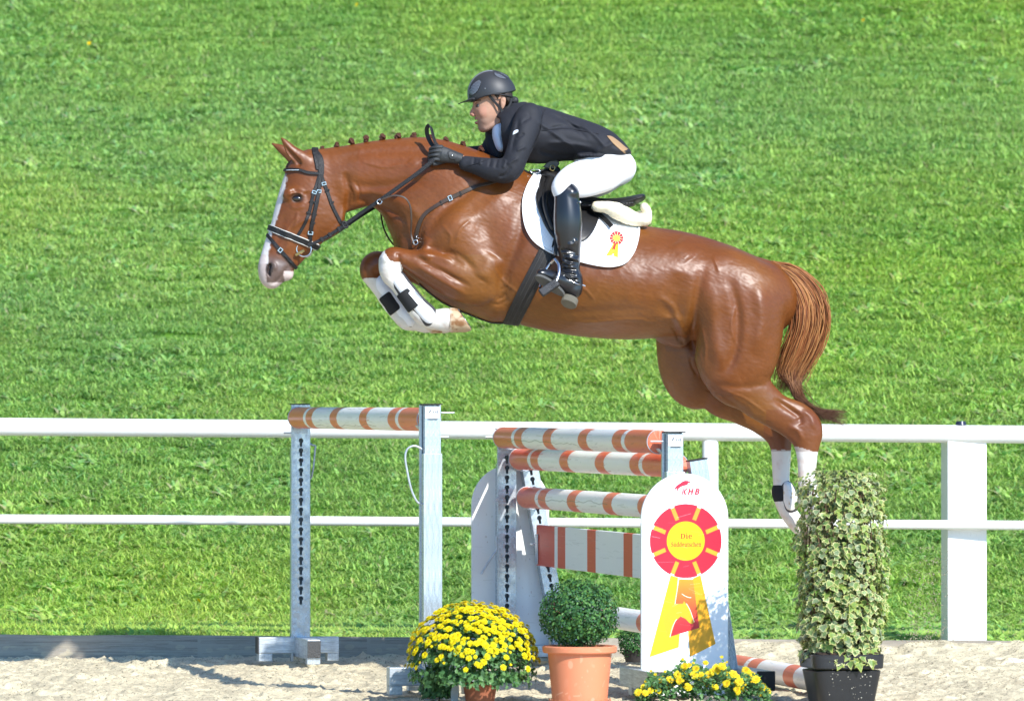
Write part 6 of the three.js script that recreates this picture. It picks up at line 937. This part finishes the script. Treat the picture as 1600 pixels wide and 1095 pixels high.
// ivy column in a black square pot
{
  const P = U(1315, 1097, 2.36); P.y = 0; const t = thing('potted_ivy', 'tall column of variegated ivy in a black square plastic pot, right of the jump', 'potted plant', P);
  const r = rng(31), S = F / (CAM_Z - 2.36), top = (1097 - 735) / S, rim = (1097 - 1021) / S;
  const potG = (w0, w1, h, y) => { const b = 0.004, g = new THREE.LatheGeometry([[0, 0], [w0 / 2 - b, 0], [w0 / 2, b], [lerp(w0, w1, 0.5) / 2, h / 2], [w1 / 2, h - b], [w1 / 2 - b, h], [0, h]].map((a) => new THREE.Vector2(...a)), 64), p = g.attributes.position; for (let i = 0; i < p.count; i++) { const x = p.getX(i), z = p.getZ(i), l = Math.hypot(x, z), k = l < 1e-6 ? 1 : 1 / Math.pow(Math.abs(x / l) ** 7 + Math.abs(z / l) ** 7, 1 / 7); p.setXYZ(i, x * k, p.getY(i) + y, z * k); } return toCreasedNormals(g.rotateY(0.2), 0.6); };
  const plastic = std({ color: rgb(0.022, 0.022, 0.024), roughness: 0.38, bumpMap: rep(grainTex, 1), bumpScale: 0.001 });
  mesh('pot', potG(0.245, 0.3, rim - 0.05, -0.02), plastic, t); mesh('pot_rim', potG(0.318, 0.325, 0.062, rim - 0.062), plastic, t);
  mesh('soil', potG(0.29, 0.29, 0.02, rim - 0.01), std({ color: rgb(0.05, 0.03, 0.02), roughness: 1 }), t);
  { const sp = []; for (let i = 0; i < 40; i++) sp.push(new THREE.IcosahedronGeometry(0.0008 + r() * r() * 0.003, 0).scale(1, 1, 0.4).translate((r() - 0.5) * 0.2, 0.02 + r() * 0.12, 0.152 + 0.0 * r())); for (const g of sp) { const y = g.boundingBox || 0; g.rotateY(0.2); } mesh('sand_splash', join(sp), std({ color: rgb(0.6, 0.56, 0.45), roughness: 1 }), t).userData.kind = 'stuff'; }
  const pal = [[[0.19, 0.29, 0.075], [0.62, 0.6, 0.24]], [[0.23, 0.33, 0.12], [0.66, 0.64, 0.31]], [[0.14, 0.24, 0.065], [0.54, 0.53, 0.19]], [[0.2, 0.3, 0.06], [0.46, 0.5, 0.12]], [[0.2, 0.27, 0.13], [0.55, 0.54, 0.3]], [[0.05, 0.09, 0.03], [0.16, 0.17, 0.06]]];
  const G = pal.map(([a, b], i) => fan(ivyOutline.map(([x, y]) => [x * (1 + 0.14 * Math.sin(i * 3 + x * 9)), y * (1 + 0.08 * Math.cos(i * 2 + y * 7))]), 0.76 + 0.06 * Math.sin(i * 5), a, b, 0.35));
  const list = [], zv = (y) => 0.5 + 0.5 * y;
  for (let i = 0; i < 4300; i++) {
    const y = rim - 0.03 + (top - rim + 0.03) * r(), a = r() * 6.283, q = (y - rim) / (top - rim), w = 0.197 * (0.9 + 0.2 * noise(Math.cos(a) * 3 + 4, y * 7, Math.sin(a) * 3 + 4)) * (q > 0.9 ? Math.pow(Math.max(0.05, 1 - ((q - 0.9) / 0.108) ** 3), 0.4) : 1) * (q < 0.08 ? 0.86 : 1), d = q > 0.93 && r() < 0.8 ? Math.sqrt(r()) : Math.pow(r(), 0.28);
    const p = V(Math.cos(a) * w * d, y + (r() < 0.04 ? 0.02 : 0), Math.sin(a) * w * d), dir = V(Math.cos(a) + (r() - 0.5) * 1.1, 0.45 + (r() - 0.5) * 1.0 + (q > 0.9 ? 0.7 : 0), Math.sin(a) + (r() - 0.5) * 1.1), s = (0.019 + r() * 0.017) * (d > 0.9 ? 1 : 0.85) * lerp(1.15, 0.8, q);
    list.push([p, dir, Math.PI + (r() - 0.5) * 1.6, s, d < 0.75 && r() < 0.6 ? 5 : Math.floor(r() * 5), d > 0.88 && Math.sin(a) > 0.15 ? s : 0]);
  }
  for (let i = 0; i < 9; i++) list.push([V((r() - 0.5) * 0.3, rim - 0.015 - r() * 0.02, 0.16), V((r() - 0.5), 0.3, 1), Math.PI + r() - 0.5, 0.034 + r() * 0.01, Math.floor(r() * 4), 1]);
  list.sort((a, b) => b[5] - a[5]);
  const near = list.slice(0, 295), rest = list.slice(295);
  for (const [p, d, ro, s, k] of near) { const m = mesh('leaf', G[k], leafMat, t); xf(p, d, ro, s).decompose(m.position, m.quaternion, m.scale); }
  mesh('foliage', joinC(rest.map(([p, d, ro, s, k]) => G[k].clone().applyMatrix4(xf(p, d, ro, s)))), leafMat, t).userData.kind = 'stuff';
  const st = []; for (let i = 0; i < 26; i++) { const a = r() * 6.28, w = 0.06 + r() * 0.1; st.push(tube([V(Math.cos(a) * 0.04, rim - 0.02, Math.sin(a) * 0.04), V(Math.cos(a) * w, rim + 0.2, Math.sin(a) * w), V(Math.cos(a + 0.6) * w, rim + 0.45, Math.sin(a + 0.6) * w), V(Math.cos(a + 1) * w * 0.9, top - 0.08, Math.sin(a + 1) * w * 0.9)], 0.003, 16, 5)); } mesh('stems', join(st), std({ color: rgb(0.13, 0.08, 0.045), roughness: 0.9 }), t).userData.kind = 'stuff';
}
// terracotta-coloured pots
const potLathe = (prof, n = 56) => toCreasedNormals(new THREE.LatheGeometry(prof.map((a) => new THREE.Vector2(...a)), n), 0.5);
const scuff = canvasTex(512, 256, (c, w, h) => { const r = rng(12); c.fillStyle = '#dd8a64'; c.fillRect(0, 0, w, h); for (let i = 0; i < 240; i++) { c.fillStyle = `rgba(${235 + r() * 20},${200 + r() * 40},${170 + r() * 50},${r() * 0.28})`; const s = r() * r() * 9; c.beginPath(); c.ellipse(r() * w, r() * h, 1 + s, 1 + s * r(), r() * 3, 0, 7); c.fill(); } for (let i = 0; i < 60; i++) { c.strokeStyle = `rgba(250,230,210,${r() * 0.5})`; c.lineWidth = 0.6 + r(); const x = r() * w, y = r() * h; c.beginPath(); c.moveTo(x, y); c.lineTo(x + 4 + r() * 24, y - r() * 16); c.stroke(); } });
const smallLeaf = (cs, cup = 0.3, wd = 0.34) => cs.map((c, i) => fan([[0, 0], [wd * 0.7, 0.18], [wd, 0.46], [wd * 0.66, 0.8], [0, 1], [-wd * 0.66, 0.8], [-wd, 0.46], [-wd * 0.7, 0.18]], 0.5, c, c.map((v) => v * 1.12), cup));
const boxLeaves = smallLeaf([[0.045, 0.13, 0.035], [0.06, 0.17, 0.04], [0.03, 0.09, 0.03], [0.1, 0.23, 0.05], [0.05, 0.15, 0.055]]);
function leafBall(t, c, R, n, G, s0, s1, seed, squash = 1) {
  const r = rng(seed), L = [];
  for (let i = 0; i < n; i++) {
    const u = r() * 2 - 1, a = r() * 6.283, q = Math.sqrt(1 - u * u), nrm = V(q * Math.cos(a), u, q * Math.sin(a)), bump = 0.92 + 0.13 * noise(nrm.x * 4 + 9, nrm.y * 4 + 9, nrm.z * 4 + 9) + (r() < 0.03 ? 0.04 : 0), d = Math.pow(r(), 0.22) * bump;
    const p = c.clone().add(V(nrm.x * R * d, nrm.y * R * d * squash, nrm.z * R * d)), dir = nrm.clone().add(V((r() - 0.5) * 1.6, (r() - 0.5) * 1.6 + 0.25, (r() - 0.5) * 1.6));
    L.push(G[Math.floor(r() * G.length)].clone().applyMatrix4(xf(p, dir, r() * 6.28, s0 + r() * (s1 - s0))));
  }
  const m = mesh('foliage', joinC(L), leafMat, t); m.userData.kind = 'stuff'; return m;
}
{
  const P = U(906, 1092, 2.3); P.y = 0; const S = F / (CAM_Z - 2.3), t = thing('potted_box_ball', 'clipped green box ball in a large orange terracotta-coloured pot', 'potted plant', P), rim = (1093 - 1006) / S, R = 58 / S;
  const clay = std({ map: scuff, color: rgb(1, 0.95, 0.93), roughness: 0.6 });
  mesh('pot', potLathe([[0, -0.02], [0.118, -0.02], [R - 0.022, rim - 0.03], [R - 0.018, rim - 0.026]]), clay, t);
  mesh('pot_rim', potLathe([[R - 0.02, rim - 0.03], [R - 0.004, rim - 0.031], [R, rim - 0.026], [R + 0.002, rim - 0.004], [R - 0.004, rim], [R - 0.016, rim - 0.002], [R - 0.022, rim - 0.02], [0.0, rim - 0.024]]), clay, t);
  const orn = []; for (let i = 0; i < 60; i++) { const a = i / 60 * 6.283, y = rim - 0.083, rr = lerp(0.118, R - 0.022, (y + 0.02) / (rim - 0.01)) - 0.001; orn.push(new THREE.TorusGeometry(0.007, 0.0016, 5, 9, Math.PI * 1.2).rotateZ(i % 2 ? 0.4 : 3.5).translate(0, i % 2 ? 0.004 : -0.004, rr).rotateY(a)); } mesh('rope_relief', join(orn), std({ color: rgb(0.55, 0.2, 0.1), roughness: 0.7 }), t).userData.kind = 'stuff';
  mesh('soil', new THREE.CylinderGeometry(R - 0.024, R - 0.03, 0.02, 32).translate(0, rim - 0.022, 0), std({ color: rgb(0.03, 0.02, 0.013), roughness: 1 }), t);
  mesh('stem', tube([V(0, rim - 0.03, 0), V(0.006, rim + 0.02, 0), V(0, rim + 0.1, 0)], 0.012, 8, 8), std({ color: rgb(0.12, 0.08, 0.05), roughness: 0.9 }), t);
  leafBall(t, V(-0.006, (1093 - 956) / S, 0), 64 / S, 7000, boxLeaves, 0.009, 0.017, 5, 0.86);
}
{
  const P = U(993, 1034, -1.6); P.y = 0; const t = thing('box_ball', 'small dark box bush on the sand behind the rosette panel', 'bush', P), S = F / (CAM_Z + 1.6);
  mesh('pot', potLathe([[0, 0], [0.05, 0], [0.062, 0.06], [0, 0.06]], 30), std({ color: rgb(0.025, 0.02, 0.018), roughness: 0.6 }), t); leafBall(t, V(0, 32 / S, 0), 29 / S, 1500, boxLeaves.slice(0, 3), 0.01, 0.017, 9, 1);
}
// chrysanthemum
function petalFlower(n, rows, L, w, cIn, cOut, dome) { // flower facing +z, radius ~1
  const pos = [], col = [], idx = []; const r = rng(n * 7 + rows);
  for (let k = 0; k < rows; k++) for (let i = 0; i < n; i++) { const a = (i + k * 0.5) / n * 6.283 + (r() - 0.5) * 0.2, l = L * (1 - k * 0.24) * (0.88 + r() * 0.2), tilt = 0.1 + k * 0.26, ca = Math.cos(a), sa = Math.sin(a), c = cOut.map((v, j) => lerp(v, cIn[j], k / rows) * (0.86 + r() * 0.2)), o = pos.length / 3; const put = (u, v, z) => { pos.push(ca * u - sa * v, sa * u + ca * v, z); col.push(...c); }; const z0 = k * 0.07; put(0.1, 0, z0); put(l * 0.55, w, z0 + l * tilt * 0.5 + 0.02); put(l * 0.55, -w, z0 + l * tilt * 0.5 + 0.02); put(l * 0.9, w * 0.75, z0 + l * tilt * 0.8); put(l * 0.9, -w * 0.75, z0 + l * tilt * 0.8); put(l, 0, z0 + l * tilt * 0.8); idx.push(o, o + 2, o + 1, o + 1, o + 2, o + 3, o + 3, o + 2, o + 4, o + 3, o + 4, o + 5); }
  if (dome) { const s = new THREE.SphereGeometry(dome, 9, 5, 0, 6.3, 0, Math.PI / 2).rotateX(Math.PI / 2).scale(1, 1, 0.6), o = pos.length / 3, p = s.attributes.position; for (let i = 0; i < p.count; i++) { pos.push(p.getX(i), p.getY(i), p.getZ(i) + 0.05); col.push(...cIn); } for (const q of s.index.array) idx.push(o + q); }
  const g = new THREE.BufferGeometry(); g.setAttribute('position', new THREE.Float32BufferAttribute(pos, 3)); g.setAttribute('color', new THREE.Float32BufferAttribute(col, 3)); g.setIndex(idx); g.computeVertexNormals(); return g;
}
const petalMat = phys({ vertexColors: true, roughness: 0.6, side: THREE.DoubleSide, transmission: 0.2, thickness: 0, specularIntensity: 0.3 });
const mumG = [0, 1, 2, 3].map((i) => petalFlower(13 + i, 4, 1, 0.17, [0.8, 0.62, 0.01], [0.88, 0.74, 0.012], 0.22));
const mumLeaves = [[0.06, 0.15, 0.045], [0.09, 0.21, 0.06], [0.045, 0.11, 0.035], [0.13, 0.26, 0.08]].map((c, i) => fan(ivyOutline.map(([x, y]) => [x * 0.62, y]), 0.5, c, c.map((v) => v * 1.1), 0.4));
{
  const P = U(750, 1094, 2.2); P.y = 0; const S = F / (CAM_Z - 2.2), t = thing('potted_chrysanthemum', 'big round yellow chrysanthemum in a brown clay pot, in front of the back standard', 'potted plant', P), r = rng(51);
  const rim = 28 / S; mesh('pot', potLathe([[0, -0.02], [0.06, -0.02], [0.074, rim - 0.016], [0.079, rim - 0.015], [0.08, rim], [0.07, rim], [0, rim - 0.01]], 36), std({ color: rgb(0.3, 0.1, 0.05), roughness: 0.85, bumpMap: grainTex, bumpScale: 0.002 }), t);
  const c = V((739 - 750) / S, (1094 - 1040) / S, -0.02), RX = 101 / S, RY = 94 / S, L = [], B = [], FL = [];
  for (let i = 0; i < 4200; i++) { const u = r() * 1.25 - 0.25, a = r() * 6.283, q = Math.sqrt(Math.max(0, 1 - u * u)), d = Math.pow(r(), 0.3), p = c.clone().add(V(q * Math.cos(a) * RX * d, u * RY * d + (u < 0 ? -0.02 : 0), q * Math.sin(a) * RX * d)); if (p.y < 0.02) continue; L.push(mumLeaves[Math.floor(r() * 4)].clone().applyMatrix4(xf(p, V(q * Math.cos(a) + (r() - 0.5) * 1.4, u + 0.4 + (r() - 0.5), q * Math.sin(a) + (r() - 0.5) * 1.4), r() * 6.28, 0.014 + r() * 0.018))); }
  mesh('foliage', joinC(L), leafMat, t).userData.kind = 'stuff';
  const spots = []; for (let i = 0; i < 9000 && spots.length < 640; i++) { const u = r() * 1.08 - 0.08, a = r() * 6.283, q = Math.sqrt(Math.max(0, 1 - u * u)), dens = sstep(-0.1, 0.55, u); if (r() > dens * 0.95 + 0.05) continue; const k = 0.97 + r() * 0.1, p = c.clone().add(V(q * Math.cos(a) * RX * k, u * RY * k, q * Math.sin(a) * RX * k)); const s = (r() < 0.3 ? 0.0075 : 0.0115 + r() * 0.0075) * lerp(0.85, 1.1, dens); if (spots.some((w) => w[0].distanceTo(p) < (w[3] + s) * 0.6)) continue; spots.push([p, V(q * Math.cos(a) + (r() - 0.5) * 0.5, u + 0.35, q * Math.sin(a) + 0.25 + (r() - 0.5) * 0.5), r() * 6, s, Math.sin(a)]); }
  spots.sort((a, b) => b[4] * 0.5 + b[3] * 20 - a[4] * 0.5 - a[3] * 20);
  spots.slice(0, 298).forEach(([p, d, ro, s], i) => { const m = mesh('flower', mumG[i % 4], petalMat, t); xf(p, d, ro, s).decompose(m.position, m.quaternion, m.scale); });
  mesh('small_flowers', joinC(spots.slice(298).map(([p, d, ro, s], i) => mumG[i % 4].clone().applyMatrix4(xf(p, d, ro, s)))), petalMat, t).userData.kind = 'stuff';
}
{
  const P = U(686, 1094, 2.05); P.y = 0; const S = F / (CAM_Z - 2.05), t = thing('leafy_plant', 'low dark leafy plant in shade under the left side of the yellow chrysanthemum', 'plant', P), r = rng(61), L = [];
  for (let i = 0; i < 700; i++) { const a = r() * 6.28, d = Math.sqrt(r()), p = V(Math.cos(a) * 0.085 * d, 0.005 + r() * 0.14 * (1.1 - d * 0.6), Math.sin(a) * 0.08 * d); L.push(mumLeaves[Math.floor(r() * 3)].clone().applyMatrix4(xf(p, V(Math.cos(a) + r() - 0.5, 0.6 * r(), Math.sin(a) + r() - 0.3), r() * 6, 0.014 + r() * 0.016))); }
  mesh('foliage', joinC(L), leafMat, t).userData.kind = 'stuff'; mesh('stem', tube([V(0, -0.01, 0), V(0.01, 0.06, 0.01), V(-0.01, 0.12, 0)], 0.004, 8, 5), std({ color: rgb(0.08, 0.07, 0.03), roughness: 0.9 }), t);
}
{
  const P = U(710, 1096, 2.1); P.y = 0; const t = thing('plant_marker', 'small white upright marker leaning between the chrysanthemum pot and the dark plant', 'marker', P, 0.3);
  const sh = new THREE.Shape([[-0.014, -0.01], [0.012, -0.01], [0.017, 0.05], [0.012, 0.078], [0.002, 0.083], [-0.006, 0.068], [-0.016, 0.03]].map((a) => new THREE.Vector2(...a))); mesh('plate', new THREE.ExtrudeGeometry(sh, { depth: 0.008, bevelEnabled: true, bevelSize: 0.002, bevelThickness: 0.002, bevelSegments: 2 }), std({ color: rgb(0.74, 0.75, 0.78), roughness: 0.6 }), t);
}
// low yellow daisies before the rosette panel
{
  const P = U(1098, 1096, 2.28); P.y = 0; const S = F / (CAM_Z - 2.28), t = thing('daisy_bed', 'low spreading plant with yellow daisies at the foot of the rosette panel', 'plant', P), r = rng(71), L = [], G = [0, 1, 2].map((i) => petalFlower(12 + i, 2, 1, 0.2, [0.62, 0.36, 0.015], [0.86, 0.7, 0.02], 0.26));
  const H = (x) => (0.105 + 0.06 * noise(x * 22, 3) + 0.03 * noise(x * 60, 9)) * (1 - Math.pow(Math.abs(x) / 0.31, 4));
  for (let i = 0; i < 3000; i++) { const x = (r() * 2 - 1) * 0.29, z = (r() - 0.5) * 0.26, y = Math.pow(r(), 0.6) * Math.max(0.02, H(x + 0.0 * z)) * (1 - Math.abs(z) * 1.6); L.push(mumLeaves[Math.floor(r() * 4)].clone().applyMatrix4(xf(V(x, y, z), V((r() - 0.5) * 1.6, 0.5 + r() * 0.6, 0.7 + (r() - 0.5) * 1.4), r() * 6.28, 0.011 + r() * 0.014))); }
  mesh('foliage', joinC(L), leafMat, t).userData.kind = 'stuff';
  for (let i = 0; i < 105; i++) { const x = (r() * 2 - 1) * 0.285, z = -0.06 + r() * 0.2, y = Math.max(0.015, H(x)) * (0.35 + 0.75 * r()), s = r() < 0.35 ? 0.006 + r() * 0.004 : 0.013 + r() * 0.008, m = mesh('flower', G[i % 3], petalMat, t); xf(V(x, y + 0.004, z + 0.01), V((r() - 0.5) * 0.9, 0.3 + r() * 0.6, 1), r() * 6, s).decompose(m.position, m.quaternion, m.scale); }
}
// dandelions on the hill
{
  const G = petalFlower(16, 3, 1, 0.14, [0.8, 0.5, 0.01], [0.85, 0.62, 0.01], 0.2);
  const place = (px, py) => { let best = null; for (let z = HILL_Z - 0.2; z > -22; z -= 0.02) { const s = F / (CAM_Z - z), x = (px - 800) / s, y = CAM_H + (630 - py) / s; if (hillH(x, z) + 0.07 >= y) { best = V(x, hillH(x, z), z); break; } } return best; };
  let first = null;
  for (const [x, y, l] of [[138, 73, 'yellow dandelion in the grass near the top left corner'], [557, 12, 'yellow dandelion at the top edge above the horse neck'], [1350, 36, 'yellow dandelion in the grass near the top right corner'], [310, 946, 'yellow dandelion low in the grass left of the slim standard'], [410, 74, 'orange dandelion among the grass above the horse ears']]) {
    const p = place(x, y); if (!p) continue; const t = thing('dandelion', l, 'flower', p, x, 'dandelions on the hillside');
    mesh('stem', new THREE.CylinderGeometry(0.0015, 0.002, 0.09, 5).translate(0, 0.045, 0), std({ color: rgb(0.16, 0.26, 0.06), roughness: 0.8 }), t); const f = mesh('flower_head', G, petalMat, t); f.position.y = 0.092; f.rotation.x = -0.5; f.scale.setScalar(0.016);
  }
}
// sand kicked up by the hind feet
{
  const r = rng(91), L = []; for (let i = 0; i < 900; i++) { const q = r(), px = 1395 + (r() + r()) * 45 + q * 20, py = 1003 - 150 * Math.pow(r(), 1.9), z = -0.6 + r() * 1.2, p = U(px, py, z), s = 0.001 + r() * r() * 0.003; L.push(new THREE.IcosahedronGeometry(s, 0).scale(1 + r(), 0.8, 1).rotateZ(r() * 3).translate(p.x, p.y, p.z)); }
  const m = mesh('flying_sand', join(L), std({ color: rgb(0.34, 0.29, 0.2), roughness: 1 }), scene); m.userData.kind = 'stuff'; m.userData.label = 'grains of sand flying in the air right of the ivy';
}
renderer.render(scene, camera);
